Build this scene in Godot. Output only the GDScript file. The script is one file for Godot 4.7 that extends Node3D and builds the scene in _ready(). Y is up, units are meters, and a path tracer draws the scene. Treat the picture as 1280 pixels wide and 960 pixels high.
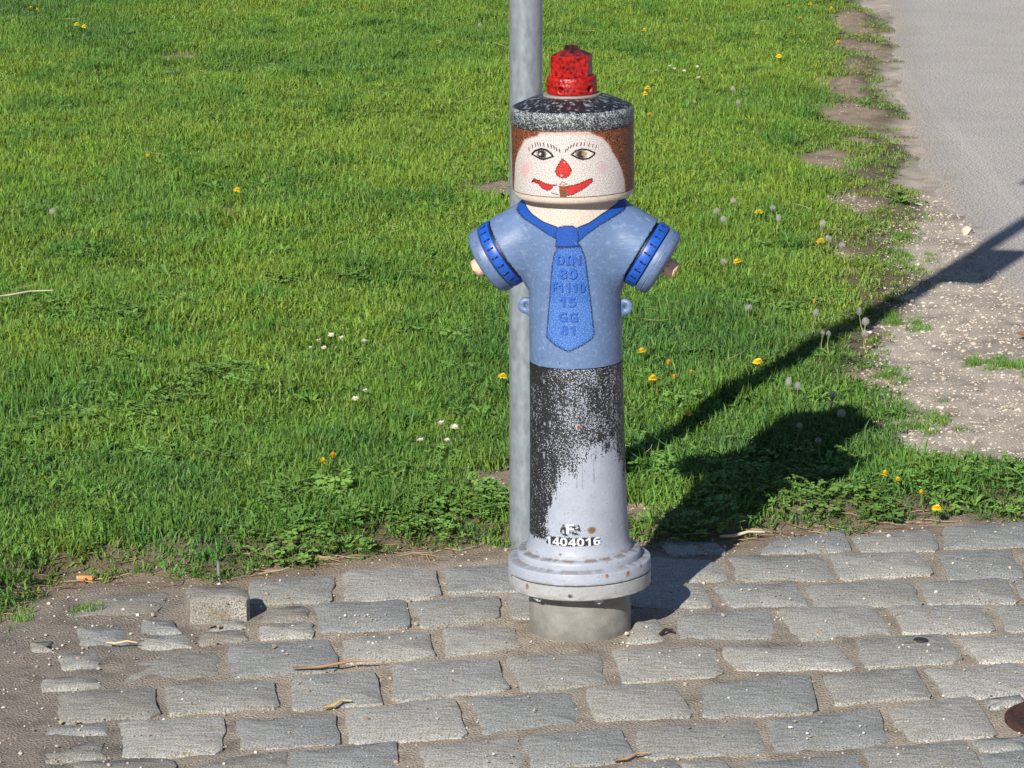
extends Node3D

var rng := RandomNumberGenerator.new()
var taken := {}
var n_low := FastNoiseLite.new()
var n_mid := FastNoiseLite.new()
var n_fine := FastNoiseLite.new()
const SUN_AZ := 22.3
const SUN_EL := 30.0
const YAW := -9.0
const LEAN := 1.1

# ---------------------------------------------------------------- helpers
func numbered(where: Node, called: String) -> String:
	var key := str(where.get_instance_id()) + called
	var n: int = taken.get(key, 0)
	taken[key] = n + 1
	return called if n == 0 else "%s_%03d" % [called, n]

func put(o: Node, called: String, parent: Node = self) -> Node:
	o.name = numbered(parent, called)
	parent.add_child(o, true)
	return o

func mesh_of(called: String, mesh: Mesh, m: Material, parent: Node = self) -> MeshInstance3D:
	var o := MeshInstance3D.new()
	o.mesh = mesh
	o.material_override = m
	put(o, called, parent)
	return o

func tag(o: Node, label: String, category: String, group := "") -> void:
	o.set_meta("label", label)
	o.set_meta("category", category)
	if group:
		o.set_meta("group", group)

func thing(called: String, label: String, category: String, at := Vector3.ZERO, group := "") -> Node3D:
	var o := Node3D.new()
	put(o, called)
	o.position = at
	tag(o, label, category, group)
	return o

func noise(seed_: int, freq: float, octaves := 1, kind := FastNoiseLite.TYPE_SIMPLEX_SMOOTH) -> FastNoiseLite:
	var n := FastNoiseLite.new()
	n.seed = seed_
	n.frequency = freq
	n.noise_type = kind
	n.fractal_octaves = octaves
	n.fractal_type = FastNoiseLite.FRACTAL_FBM if octaves > 1 else FastNoiseLite.FRACTAL_NONE
	return n

func ramp(stops: Array) -> Gradient:
	var g := Gradient.new()
	var offs := PackedFloat32Array()
	var cols := PackedColorArray()
	for s in stops:
		offs.append(s[0])
		cols.append(s[1])
	g.offsets = offs
	g.colors = cols
	return g

func noise_tex(size: int, n: FastNoiseLite, g: Gradient = null, normalize := true) -> NoiseTexture2D:
	var t := NoiseTexture2D.new()
	t.width = size
	t.height = size
	t.seamless = true
	t.normalize = normalize
	t.noise = n
	if g:
		t.color_ramp = g
	return t

func grey(v: float) -> Color:
	return Color(v, v, v)

func lin(r: float, g: float, b: float) -> Color:
	return Color(r, g, b).linear_to_srgb()

func mat(c: Color, rough := 0.8, metal := 0.0) -> StandardMaterial3D:
	var m := StandardMaterial3D.new()
	m.albedo_color = c
	m.roughness = rough
	m.metallic = metal
	return m

func tri(m: StandardMaterial3D, scale_: Vector3, world := true) -> StandardMaterial3D:
	m.uv1_triplanar = true
	m.uv1_world_triplanar = world
	m.uv1_scale = scale_
	return m

func detail(m: StandardMaterial3D, t: Texture2D, scale_: Vector3, world := true) -> void:
	m.detail_enabled = true
	m.detail_albedo = t
	m.detail_blend_mode = BaseMaterial3D.BLEND_MODE_MUL
	m.detail_uv_layer = BaseMaterial3D.DETAIL_UV_2
	m.uv2_triplanar = true
	m.uv2_world_triplanar = world
	m.uv2_scale = scale_

# a surface of revolution round y; sharp profile corners stay sharp; u runs once round from the back, v down the heights y1..y0
func lathe(prof: PackedVector2Array, segs := 72, y0 := 0.0, y1 := 1.0, wobble := 0.0) -> ArrayMesh:
	var n := prof.size()
	var norms := []
	for i in n - 1:
		var d := (prof[i + 1] - prof[i]).normalized()
		norms.append(Vector2(d.y, -d.x))
	var V := PackedVector3Array()
	var N := PackedVector3Array()
	var U := PackedVector2Array()
	var I := PackedInt32Array()
	for i in n - 1:
		var na: Vector2 = norms[i]
		var nb: Vector2 = norms[i]
		if i > 0 and norms[i - 1].dot(norms[i]) > 0.8:
			na = (norms[i - 1] + norms[i]).normalized()
		if i < n - 2 and norms[i + 1].dot(norms[i]) > 0.8:
			nb = (norms[i + 1] + norms[i]).normalized()
		var base := V.size()
		for k in 2:
			var p := prof[i + k]
			var q: Vector2 = na if k == 0 else nb
			for s in segs + 1:
				var a := TAU * s / segs - PI
				var r := p.x
				if wobble > 0.0:
					r += wobble * n_mid.get_noise_3d(cos(a) * 900.0, p.y * 9000.0, sin(a) * 900.0)
				V.append(Vector3(r * sin(a), p.y, r * cos(a)))
				N.append(Vector3(q.x * sin(a), q.y, q.x * cos(a)))
				U.append(Vector2(float(s) / segs, (y1 - p.y) / (y1 - y0)))
		for s in segs:
			var a := base + s
			var b := base + s + 1
			var c := base + segs + 1 + s
			var d := c + 1
			I.append_array([a, c, b, b, c, d])
	return arrays(V, N, U, I)

func arrays(V: PackedVector3Array, N: PackedVector3Array, U: PackedVector2Array, I: PackedInt32Array, C := PackedColorArray()) -> ArrayMesh:
	# every face is wound clockwise as seen from the side its normals point to
	if N.size():
		for k in range(0, I.size(), 3):
			var a := V[I[k]]
			var f := (V[I[k + 2]] - a).cross(V[I[k + 1]] - a)
			if f.dot(N[I[k]] + N[I[k + 1]] + N[I[k + 2]]) < 0.0:
				var t := I[k + 1]
				I[k + 1] = I[k + 2]
				I[k + 2] = t
	var s := []
	s.resize(Mesh.ARRAY_MAX)
	s[Mesh.ARRAY_VERTEX] = V
	if N.size():
		s[Mesh.ARRAY_NORMAL] = N
	if U.size():
		s[Mesh.ARRAY_TEX_UV] = U
	if C.size():
		s[Mesh.ARRAY_COLOR] = C
	s[Mesh.ARRAY_INDEX] = I
	var m := ArrayMesh.new()
	m.add_surface_from_arrays(Mesh.PRIMITIVE_TRIANGLES, s)
	return m

func v2(flat: Array) -> PackedVector2Array:
	var out := PackedVector2Array()
	for i in range(0, flat.size(), 2):
		out.append(Vector2(flat[i], flat[i + 1]))
	return out

func along(pts: PackedVector2Array, x: float) -> float:
	if x <= pts[0].x:
		return pts[0].y
	for i in pts.size() - 1:
		if x < pts[i + 1].x:
			return lerpf(pts[i].y, pts[i + 1].y, (x - pts[i].x) / (pts[i + 1].x - pts[i].x))
	return pts[pts.size() - 1].y

# tube along points with a radius at each
func tube(st: SurfaceTool, pts: Array, radii: Array, sides := 6, closed := true) -> void:
	var rings := []
	for i in pts.size():
		var d: Vector3 = (pts[mini(i + 1, pts.size() - 1)] - pts[maxi(i - 1, 0)]).normalized()
		var u := d.cross(Vector3(0.31, 0.2, 0.93)).normalized()
		var w := d.cross(u)
		var ring := []
		for k in sides:
			var a := TAU * k / sides
			ring.append(pts[i] + (u * cos(a) + w * sin(a)) * radii[i])
		rings.append(ring)
	for i in rings.size() - 1:
		for k in sides:
			var k2 := (k + 1) % sides
			for p in [rings[i][k], rings[i + 1][k], rings[i][k2], rings[i][k2], rings[i + 1][k], rings[i + 1][k2]]:
				st.add_vertex(p)
	if closed:
		for e in [0, rings.size() - 1]:
			for k in range(1, sides - 1):
				var tri_ := [rings[e][0], rings[e][k], rings[e][k + 1]]
				if e == 0:
					tri_.reverse()
				for p in tri_:
					st.add_vertex(p)

func begin() -> SurfaceTool:
	var st := SurfaceTool.new()
	st.begin(Mesh.PRIMITIVE_TRIANGLES)
	st.set_smooth_group(0)
	return st

func done(st: SurfaceTool) -> ArrayMesh:
	st.generate_normals()
	return st.commit()

# ---------------------------------------------------------------- the lie of the land
var FRONT := v2([-9, 0.3, -2.0, 0.2, -0.88, 0.03, -0.83, -0.07, -0.78, -0.20, -0.70, -0.27, -0.56, -0.25, -0.46, -0.29, -0.38, -0.34, -0.27, -0.41, -0.19, -0.43, -0.10, -0.47, 0.0, -0.49, 0.09, -0.49, 0.16, -0.45, 0.23, -0.45, 0.26, -0.50, 0.31, -0.55, 0.46, -0.55, 0.52, -0.59, 0.60, -0.64, 0.73, -0.62, 1.2, -0.68, 3.0, -0.9])
# x of the lawn's right edge by z (z runs from far to near)
var RIGHT := v2([-60, 8, -8.09, 1.22, -6.65, 1.10, -5.5, 1.0, -4.28, 0.93, -3.2, 0.83, -2.8, 0.75, -2.34, 0.72, -2.14, 0.66, -1.94, 0.64, -1.75, 0.60, -1.58, 0.575, -1.45, 0.59, -1.25, 0.56, -1.07, 0.56, -0.97, 0.58, -0.92, 0.65, -0.875, 0.78, -0.85, 1.6, -0.8, 9])
var ASPH := v2([-60, 8.2, -8.09, 1.26, -6.65, 1.12, -5.68, 1.04, -4.85, 0.97, -4.28, 0.94, -3.76, 0.91, -3.04, 0.92, -2.70, 0.91, -2.47, 0.91, -2.2, 0.93, -2.06, 0.95, -1.9, 1.02, -1.7, 1.25, -1.5, 1.8, -1.3, 3.2])
# worn patches: x, z, half width, half depth
var BARE := [[-0.09, -0.80, 0.085, 0.10], [1.05, -7.2, 0.07, 0.3], [1.02, -6.45, 0.10, 0.2], [0.86, -5.55, 0.10, 0.25], [0.95, -6.0, 0.05, 0.16], [0.83, -4.95, 0.10, 0.22], [0.70, -4.10, 0.09, 0.18], [0.80, -4.4, 0.05, 0.1], [0.70, -3.45, 0.07, 0.14], [0.575, -1.60, 0.05, 0.09], [-0.10, -3.65, 0.11, 0.12], [-1.16, -6.2, 0.10, 0.12], [0.09, -0.60, 0.05, 0.06], [-0.06, -0.66, 0.035, 0.04], [-0.75, -3.35, 0.06, 0.12], [0.62, -2.75, 0.04, 0.1], [0.87, -5.15, 0.05, 0.1]]

func lawn_depth(x: float, z: float) -> float:
	# how far inside the lawn a place is, in metres; below 0 outside
	var jitter := 0.025 * n_mid.get_noise_2d(x * 14.0, z * 14.0) + 0.012 * n_mid.get_noise_2d(x * 55.0, z * 55.0)
	var side := 0.035 * n_mid.get_noise_2d(x * 8.0 + 70.0, z * 3.5) * clampf(-z - 0.8, 0.0, 3.0)
	return minf(along(FRONT, x) + 0.018 - z, along(RIGHT, z) - x + side) + jitter

func bare(x: float, z: float) -> float:
	var b := 0.0
	for e in BARE:
		var q := Vector2((x - e[0]) / e[2], (z - e[1]) / e[3]).length() + 0.5 * n_mid.get_noise_2d(x * 30.0, z * 20.0)
		b = maxf(b, 1.0 - smoothstep(0.75, 1.15, q))
	return b

func height(x: float, z: float) -> float:
	var d := lawn_depth(x, z)
	var l := smoothstep(-0.02, 0.12, d)
	var h := -0.0014 + 0.0022 * n_fine.get_noise_2d(x * 500.0, z * 500.0) + 0.0025 * n_mid.get_noise_2d(x * 6.0, z * 6.0)
	if x < -0.55:
		h += 0.0052 * smoothstep(-0.50, -0.70, x) * (0.75 + 0.5 * n_mid.get_noise_2d(x * 20.0, z * 20.0))
	h += l * (0.026 + 0.012 * n_low.get_noise_2d(x * 3.0, z * 3.0) + 0.014 * n_mid.get_noise_2d(x * 4.0, z * 4.0))
	var wild := smoothstep(0.5, 0.7, x) * smoothstep(-0.8, -1.0, z)   # the gravel strip by the path
	h += (1.0 - l) * wild * 0.004
	return h - 0.008 * bare(x, z) * l

# ---------------------------------------------------------------- paint
var img: Image
var img_y0 := 0.0
var img_y1 := 1.0

func new_paint(w: int, h: int, y0: float, y1: float) -> void:
	img = Image.create(w, h, false, Image.FORMAT_RGB8)
	img_y0 = y0
	img_y1 = y1

func px_of(p: Vector2) -> Vector2:
	return Vector2((p.x + 180.0) / 360.0 * img.get_width(), (img_y1 - p.y) / (img_y1 - img_y0) * img.get_height())

func fill_poly(flat: Array, c: Color, alpha := 1.0, speck := 0.0, speck_c := Color.WHITE) -> void:
	var poly := PackedVector2Array()
	for p in v2(flat):
		poly.append(px_of(p))
	var lo := poly[0]
	var hi := poly[0]
	for p in poly:
		lo = lo.min(p)
		hi = hi.max(p)
	for j in range(maxi(0, int(lo.y)), mini(img.get_height(), int(hi.y) + 1)):
		for i in range(maxi(0, int(lo.x)), mini(img.get_width(), int(hi.x) + 1)):
			if Geometry2D.is_point_in_polygon(Vector2(i + 0.5, j + 0.5), poly):
				var cc := c * (1.0 + 0.10 * n_fine.get_noise_2d(i * 3.0, j * 3.0) + 0.06 * n_mid.get_noise_2d(i * 1.2, j * 1.2))
				if speck > 0.0 and n_fine.get_noise_2d(i * 3.6 + 500.0, j * 3.6) > 0.55 - speck:
					cc = cc.lerp(speck_c, 0.65)
				img.set_pixel(i, j, img.get_pixel(i, j).lerp(cc, alpha))

func stroke(flat: Array, width_mm: float, c: Color, radius: float, rough := 0.25, dash := 0.0) -> void:
	var pts := PackedVector2Array()
	for p in v2(flat):
		pts.append(px_of(p))
	var w := width_mm * 0.001 * img.get_width() / (TAU * radius) * 0.5
	for k in pts.size() - 1:
		var a := pts[k]
		var b := pts[k + 1]
		for j in range(maxi(0, int(minf(a.y, b.y) - w - 2)), mini(img.get_height(), int(maxf(a.y, b.y) + w + 3))):
			for i in range(maxi(0, int(minf(a.x, b.x) - w - 2)), mini(img.get_width(), int(maxf(a.x, b.x) + w + 3))):
				var q := Vector2(i + 0.5, j + 0.5)
				var d := q.distance_to(Geometry2D.get_closest_point_to_segment(q, a, b))
				var al := clampf(w + 0.5 - d + rough * w * 2.0 * n_fine.get_noise_2d(i * 12.0, j * 12.0), 0.0, 1.0)
				if dash > 0.0:
					al *= smoothstep(-0.25, 0.05, n_fine.get_noise_2d(i * dash, j * dash))
				if al > 0.0:
					img.set_pixel(i, j, img.get_pixel(i, j).lerp(c, al))

func blob(at: Vector2, radius_mm: float, c: Color, radius: float, alpha := 1.0, stretch := 1.0) -> void:
	var p := px_of(at)
	var w := radius_mm * 0.001 * img.get_width() / (TAU * radius)
	for j in range(maxi(0, int(p.y - w * stretch * 1.6)), mini(img.get_height(), int(p.y + w * stretch * 1.6) + 1)):
		for i in range(maxi(0, int(p.x - w * 1.6)), mini(img.get_width(), int(p.x + w * 1.6) + 1)):
			var d := Vector2(i - p.x, (j - p.y) / stretch).length() / w + 0.45 * n_fine.get_noise_2d(i * 6.0, j * 6.0)
			img.set_pixel(i, j, img.get_pixel(i, j).lerp(c, alpha * (1.0 - smoothstep(0.75, 1.15, d))))

func paint_column() -> ImageTexture:
	new_paint(1100, 1075, 0.0, 0.41)
	var edge := v2([-180, 0.2, -100, 0.13, -74, 0.14, -42, 0.145, -34, 0.158, -25, 0.190, -15, 0.226, -1, 0.237, 8, 0.246, 17, 0.262, 34, 0.270, 61, 0.258, 80, 0.225, 120, 0.2, 180, 0.2])
	var fine := noise(11, 0.17)
	var fine2 := noise(12, 0.075, 3)
	var low := noise(13, 0.012, 3)
	var streak := noise(14, 0.05, 2)
	for j in 1075:
		var y := 0.41 - (j + 0.5) / 1075.0 * 0.41
		for i in 1100:
			var phi := (i + 0.5) / 1100.0 * 360.0 - 180.0
			var l := low.get_noise_2d(i, j)
			var c: Color
			if y < 0.0645:
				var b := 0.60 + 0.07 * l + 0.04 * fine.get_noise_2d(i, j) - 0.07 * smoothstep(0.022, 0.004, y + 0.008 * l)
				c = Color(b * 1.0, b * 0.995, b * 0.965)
			else:
				var b := 0.735 + 0.035 * l + 0.02 * fine.get_noise_2d(i, j)
				c = Color(b * 0.945, b * 0.985, b * 1.075)
				if y < 0.0855:
					c = Color(b * 0.965, b * 0.98, b * 1.0)
				if y < 0.122 and fine2.get_noise_2d(i, j + 300) > 0.42 and l > -0.1:
					c = c.lerp(Color(0.55, 0.48, 0.40), 0.35)
				var grime := 0.0
				grime = maxf(grime, smoothstep(0.0035, 0.0, absf(y - 0.0862)) * 0.5)
				grime = maxf(grime, smoothstep(0.0025, 0.0, absf(y - 0.1158)) * 0.7)
				grime = maxf(grime, smoothstep(0.002, 0.0, absf(y - 0.1036)) * 0.5)
				grime = maxf(grime, smoothstep(0.012, 0.0, y - 0.064) * 0.35)
				grime *= smoothstep(-0.35, 0.25, fine2.get_noise_2d(i * 0.35, j * 0.5 + 700.0))
				c = c.lerp(Color(0.47, 0.42, 0.37), grime)
				if y > 0.115:
					var s := streak.get_noise_2d(i * 1.1, j * 0.14)
					var d := y - along(edge, phi) + 0.016 * l + 0.012 * s
					var cover := smoothstep(-0.016, 0.022, d) * (0.61 + 0.15 * s + 0.18 * l)
					if phi < 0.0:
						cover += smoothstep(-0.010, 0.010, d) * 0.10 * smoothstep(0.0, -40.0, phi)
					cover -= smoothstep(0.0, 0.02, d) * 0.17 * exp(-pow((phi - 9.0) / 20.0, 2.0)) * (0.6 + s)
					cover += 0.14 * smoothstep(0.35, 0.382, y) * smoothstep(-5.0, -50.0, phi)
					cover += 0.03
					# what is left of the black round the cast number and the emblem
					var round_number := smoothstep(0.008, 0.004, absf(y - 0.1405)) * smoothstep(36.0, 28.0, absf(phi - 0.0))
					cover = maxf(cover, round_number * (0.95 - 0.2 * smoothstep(0.1, 0.4, low.get_noise_2d(i * 5.0, j * 5.0))))
					cover = maxf(cover, smoothstep(0.010, 0.006, absf(y - 0.157)) * smoothstep(15.0, 9.0, absf(phi + 2.0)) * (0.5 + 1.1 * low.get_noise_2d(i * 4.0, j * 4.0)))
					cover = maxf(cover, smoothstep(0.013, 0.006, absf(y - 0.149)) * smoothstep(-20.0, -38.0, phi) * smoothstep(-85.0, -70.0, phi) * 0.72)
					var t := 0.5 + 0.36 * fine.get_noise_2d(i, j) + 0.34 * fine2.get_noise_2d(i, j)
					var k := 0.13 + 0.05 * fine2.get_noise_2d(i + 90, j)
					c = c.lerp(Color(k, k, k * 1.06), 0.94 * (1.0 - smoothstep(cover - 0.05, cover + 0.10, t)))
			img.set_pixel(i, j, c)
	for q in 34:
		var a := Vector2(rng.randf_range(-78, 85), rng.randf_range(0.25, 0.375))
		var chip := Color(0.66, 0.69, 0.75) if q % 3 else Color(0.13, 0.13, 0.14)
		blob(a, rng.randf_range(0.8, 2.4), chip, 0.065, 0.8, rng.randf_range(1.0, 3.2))
	for q in 5:
		var a := Vector2(rng.randf_range(-20, 30), rng.randf_range(0.235, 0.26))
		stroke([a.x, a.y, a.x + rng.randf_range(-1, 1), a.y - rng.randf_range(0.01, 0.04)], rng.randf_range(0.5, 1.2), Color(0.36, 0.36, 0.38), 0.067, 0.9, 6.0)
	for r in [[-38.6, 0.0785, 3.2, 1.9], [-64.0, 0.084, 3.0, 1.2], [30.2, 0.098, 2.6, 1.7], [67.0, 0.100, 2.4, 1.6], [50.0, 0.096, 3.6, 1.6], [-75.0, 0.095, 2.4, 1.2]]:
		blob(Vector2(r[0], r[1]), r[2], Color(0.60, 0.38, 0.20), 0.1, 0.75, r[3])
		blob(Vector2(r[0], r[1] + 0.002), r[2] * 0.45, Color(0.42, 0.22, 0.12), 0.1, 0.7, 1.0)
	for k in 26:
		blob(Vector2(rng.randf_range(-90, 90), rng.randf_range(0.108, 0.124)), rng.randf_range(1.0, 3.5), Color(0.62, 0.47, 0.33), 0.09, rng.randf_range(0.2, 0.6), 0.5)
	blob(Vector2(0.3, 0.072), 3.2, Color(0.22, 0.2, 0.2), 0.1, 0.8, 1.2)
	blob(Vector2(-13.0, 0.123), 2.8, Color(0.5, 0.32, 0.18), 0.08, 0.8, 0.7)
	blob(Vector2(8.8, 0.3025), 3.6, Color(0.85, 0.84, 0.84), 0.065, 0.9, 1.3)
	blob(Vector2(9.3, 0.3020), 2.1, Color(0.55, 0.29, 0.15), 0.065, 1.0, 1.4)
	blob(Vector2(23.1, 0.1565), 5.6, Color(0.50, 0.38, 0.24), 0.066, 1.0, 0.85)
	return ImageTexture.create_from_image(img)

func paint_shirt() -> ImageTexture:
	new_paint(1100, 720, 0.372, 0.637)
	var fine := noise(21, 0.23)
	var mid := noise(22, 0.05, 3)
	var low := noise(23, 0.008, 2)
	for j in 720:
		for i in 1100:
			var b := 0.97 + 0.04 * low.get_noise_2d(i, j) + 0.05 * mid.get_noise_2d(i, j) + 0.04 * fine.get_noise_2d(i, j)
			var c := Color(0.44 * b, 0.545 * b, 0.72 * b)
			if mid.get_noise_2d(i * 0.7 + 900, j * 0.7) > 0.33:
				c = c.lerp(Color(0.60, 0.68, 0.82), 0.35)
			img.set_pixel(i, j, c)
	var cream := Color(0.885, 0.84, 0.80)
	var deep := Color(0.13, 0.34, 0.72)
	var ink := Color(0.07, 0.09, 0.16)
	fill_poly([-100, 0.64, -88, 0.616, -66, 0.6050, -49.5, 0.5944, -32, 0.5853, -13.3, 0.5794, 12.6, 0.5788, 27, 0.5846, 42.8, 0.5948, 62.6, 0.6048, 84, 0.616, 100, 0.64], cream, 1.0, 0.10, Color(0.72, 0.68, 0.66))
	fill_poly([-100, 0.630, -88, 0.616, -66, 0.6050, -49.5, 0.5944, -32, 0.5853, -13.3, 0.5794, -15, 0.5630, -26.6, 0.5691, -42, 0.5787, -60, 0.5885, -76, 0.5985, -100, 0.612], deep)
	fill_poly([100, 0.630, 84, 0.616, 62.6, 0.6048, 42.8, 0.5948, 27, 0.5846, 12.6, 0.5788, 13.5, 0.5585, 24.3, 0.5694, 39.8, 0.581, 56, 0.590, 76, 0.600, 100, 0.612], deep)
	fill_poly(TIE, Color(0.19, 0.40, 0.75), 1.0, 0.22, Color(0.60, 0.70, 0.86))
	fill_poly([-24, 0.475, -30, 0.430, -1.3, 0.409, 30, 0.430, 27, 0.475], Color(0.30, 0.50, 0.82), 0.5, 0.2, Color(0.66, 0.74, 0.88))
	fill_poly(KNOT, deep)
	stroke([-66, 0.6050, -49.5, 0.5944, -32, 0.5853, -13.3, 0.5794], 1.0, ink, 0.064, 0.3)
	stroke([62.6, 0.6048, 42.8, 0.5948, 27, 0.5846, 12.6, 0.5788], 1.3, ink, 0.064, 0.3)
	stroke([-76, 0.5985, -60, 0.5885, -42, 0.5787, -26.6, 0.5691, -15, 0.5630], 2.0, ink, 0.064, 0.4, 5.0)
	stroke([14, 0.5600, 24.3, 0.5694, 39.8, 0.581, 56, 0.590, 76, 0.600], 2.0, ink, 0.064, 0.4, 5.0)
	var t := TIE.duplicate()
	t.append_array([t[0], t[1]])
	for q in 46:
		var sp := Vector2(rng.randf_range(-110, 110), rng.randf_range(0.386, 0.60))
		blob(sp, rng.randf_range(0.5, 1.3), [Color(0.70, 0.74, 0.80), Color(0.30, 0.36, 0.47), Color(0.45, 0.36, 0.30)][q % 3], 0.064, 0.7, rng.randf_range(0.7, 2.2))
	for q in 22:
		var a := Vector2(rng.randf_range(-100, 100), rng.randf_range(0.386, 0.60))
		stroke([a.x, a.y, a.x + rng.randf_range(-8, 8), a.y + rng.randf_range(-0.012, 0.012)], 0.6, Color(0.58, 0.64, 0.74), 0.064, 0.8, 2.0)
	stroke(t, 2.2, ink, 0.064, 0.45, 4.5)
	var k := KNOT.duplicate()
	k.append_array([k[0], k[1]])
	stroke(k, 1.7, ink, 0.064, 0.4, 4.0)
	blob(Vector2(14.5, 0.536), 2.8, Color(0.55, 0.38, 0.26), 0.064, 1.0, 1.5)
	blob(Vector2(13.5, 0.539), 1.3, Color(0.85, 0.82, 0.76), 0.064, 1.0, 1.3)
	return ImageTexture.create_from_image(img)

func paint_head() -> ImageTexture:
	new_paint(1500, 440, 0.606, 0.742)
	var fine := noise(31, 0.17)
	var fine2 := noise(32, 0.09, 2)
	var mid := noise(33, 0.03, 3)
	for j in 440:
		var y := 0.742 - (j + 0.5) / 440.0 * 0.136
		for i in 1500:
			var f := fine.get_noise_2d(i, j)
			var g := fine2.get_noise_2d(i, j)
			var l := mid.get_noise_2d(i, j)
			var c: Color
			if y > 0.7128 + 0.0006 * l:
				var k := 0.42 + 0.36 * g + 0.34 * f + 0.26 * l - 0.13 * smoothstep(0.722, 0.714, y) + 0.10 * smoothstep(0.727, 0.733, y)
				k = 0.5 + (k - 0.5) * 1.25
				c = Color(clampf(k, 0.16, 0.76) * 0.96, clampf(k, 0.17, 0.77), clampf(k, 0.19, 0.78) * 1.03)
			elif y > 0.6232:
				var b := 0.44 + 0.22 * g + 0.16 * f + 0.16 * l
				c = Color(b * 1.0, b * 0.56, b * 0.36)
				if f + g > 0.35:
					c = c.lerp(Color(0.80, 0.58, 0.42), 0.35)
			else:
				var b := 0.91 + 0.04 * l + 0.03 * f
				c = Color(b, b * 0.93, b * 0.86)
				if g > 0.5:
					c = c.lerp(Color(0.6, 0.5, 0.42), 0.3)
			img.set_pixel(i, j, c)
	var face: Array = HAIR.duplicate()
	face.append_array([66, 0.6232, -70, 0.6232])
	fill_poly(face, Color(0.905, 0.875, 0.865), 1.0, 0.30, Color(0.60, 0.58, 0.60))
	stroke(HAIR, 2.6, Color(0.78, 0.56, 0.50), 0.083, 0.9, 3.0)
	stroke([-23, 0.7100, 9.3, 0.7112, 24, 0.7098], 5.0, Color(0.80, 0.62, 0.57), 0.083, 0.9, 2.5)
	for c in [[-43.0, 0.6600, 12.0, Color(0.93, 0.66, 0.66)], [37.0, 0.6610, 10.0, Color(0.83, 0.68, 0.76)], [-46.0, 0.6520, 8.0, Color(0.93, 0.68, 0.66)]]:
		for s in 5:
			blob(Vector2(c[0], c[1]), c[2] * (0.4 + 0.16 * s), c[3], 0.083, 0.13)
	var ink := Color(0.10, 0.08, 0.08)
	var eye_white := Color(0.92, 0.90, 0.88)
	for e in [EYE_A, EYE_B]:
		fill_poly(e, eye_white)
	blob(Vector2(-22.3, 0.6812), 7.6, Color(0.16, 0.12, 0.11), 0.083, 1.0, 1.0)
	blob(Vector2(15.5, 0.6815), 7.2, Color(0.20, 0.15, 0.13), 0.083, 1.0, 1.0)
	blob(Vector2(18.8, 0.6822), 4.2, Color(0.72, 0.62, 0.48), 0.083, 0.85, 1.0)
	blob(Vector2(-23.6, 0.6812), 2.4, Color(0.90, 0.88, 0.86), 0.083, 1.0, 0.9)
	blob(Vector2(-22.6, 0.6806), 1.3, ink, 0.083, 1.0, 1.0)
	blob(Vector2(-15.8, 0.6798), 2.6, Color(0.90, 0.89, 0.87), 0.083, 1.0, 0.8)
	for e in [EYE_A, EYE_B]:
		var o: Array = e.duplicate()
		o.append_array([e[0], e[1]])
		stroke(o, 2.3, ink, 0.083, 0.3)
	stroke(EYE_A.slice(0, 12), 3.0, ink, 0.083, 0.2)
	var ba := v2(BROW_A)
	for i in ba.size():
		var q := ba[i]
		stroke([q.x - 0.25, q.y + 0.0022, q.x + 0.35, q.y - 0.0022], 1.25, ink, 0.083, 0.3)
	var bb := v2(BROW_B)
	for i in bb.size():
		var q := bb[i]
		stroke([q.x + 0.35, q.y + 0.0020, q.x - 0.35, q.y - 0.0020], 1.2, ink.lerp(Color(0.6, 0.55, 0.52), clampf(i * 0.07, 0.0, 0.6)), 0.083, 0.3)
	var red := Color(0.80, 0.13, 0.12)
	fill_poly(NOSE, red, 1.0, 0.02, Color(0.9, 0.5, 0.45))
	fill_poly(MOUTH_A, red, 1.0, 0.02, Color(0.9, 0.5, 0.45))
	fill_poly(MOUTH_B, red, 1.0, 0.12, Color(0.88, 0.45, 0.42))
	for e in [NOSE, MOUTH_A, MOUTH_B]:
		var o: Array = e.duplicate()
		o.append_array([e[0], e[1]])
		stroke(o, 1.8, Color(0.20, 0.07, 0.07), 0.083, 0.35, 3.0)
	stroke([-34.4, 0.6420, -31.4, 0.6470, -29.0, 0.6462], 1.1, ink, 0.083, 0.3)
	blob(Vector2(-3.0, 0.6535), 1.6, Color(0.92, 0.80, 0.78), 0.083, 1.0, 0.9)
	blob(Vector2(0.0, 0.6715), 1.3, Color(0.90, 0.70, 0.68), 0.083, 1.0, 1.0)
	fill_poly([-11.0, 0.6385, -6.6, 0.6395, -5.6, 0.6277, -13.0, 0.6292], Color(0.80, 0.81, 0.83))
	stroke([-12.8, 0.6292, -6.0, 0.6270], 1.0, ink, 0.083, 0.4)
	fill_poly([-5.4, 0.6375, 2.8, 0.6385, 1.7, 0.6239, -4.6, 0.6243], Color(0.50, 0.30, 0.16))
	fill_poly([-5.2, 0.6395, 3.4, 0.6395, 2.2, 0.6345, -5.4, 0.6345], Color(0.75, 0.25, 0.14), 0.8)
	stroke([-4.8, 0.6413, -1.9, 0.6447, 2.4, 0.6416, -1.0, 0.6404, -4.8, 0.6413], 0.8, Color(0.35, 0.28, 0.25), 0.083, 0.5)
	stroke([-5.4, 0.6390, -1.0, 0.6360, 3.6, 0.6392], 0.8, Color(0.25, 0.14, 0.1), 0.083, 0.5)
	stroke([-120, 0.6234, -60, 0.6234, 0, 0.6234, 60, 0.6234, 120, 0.6234], 0.9, Color(0.36, 0.19, 0.11), 0.083, 0.4)
	stroke([-120, 0.7127, -60, 0.7127, 0, 0.7127, 60, 0.7127, 120, 0.7127], 0.9, Color(0.13, 0.11, 0.11), 0.083, 0.6, 3.0)
	for k in 30:
		blob(Vector2(rng.randf_range(-60, 62), rng.randf_range(0.63, 0.70)), rng.randf_range(0.5, 1.1), Color(0.62, 0.55, 0.50), 0.083, 0.6)
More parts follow.
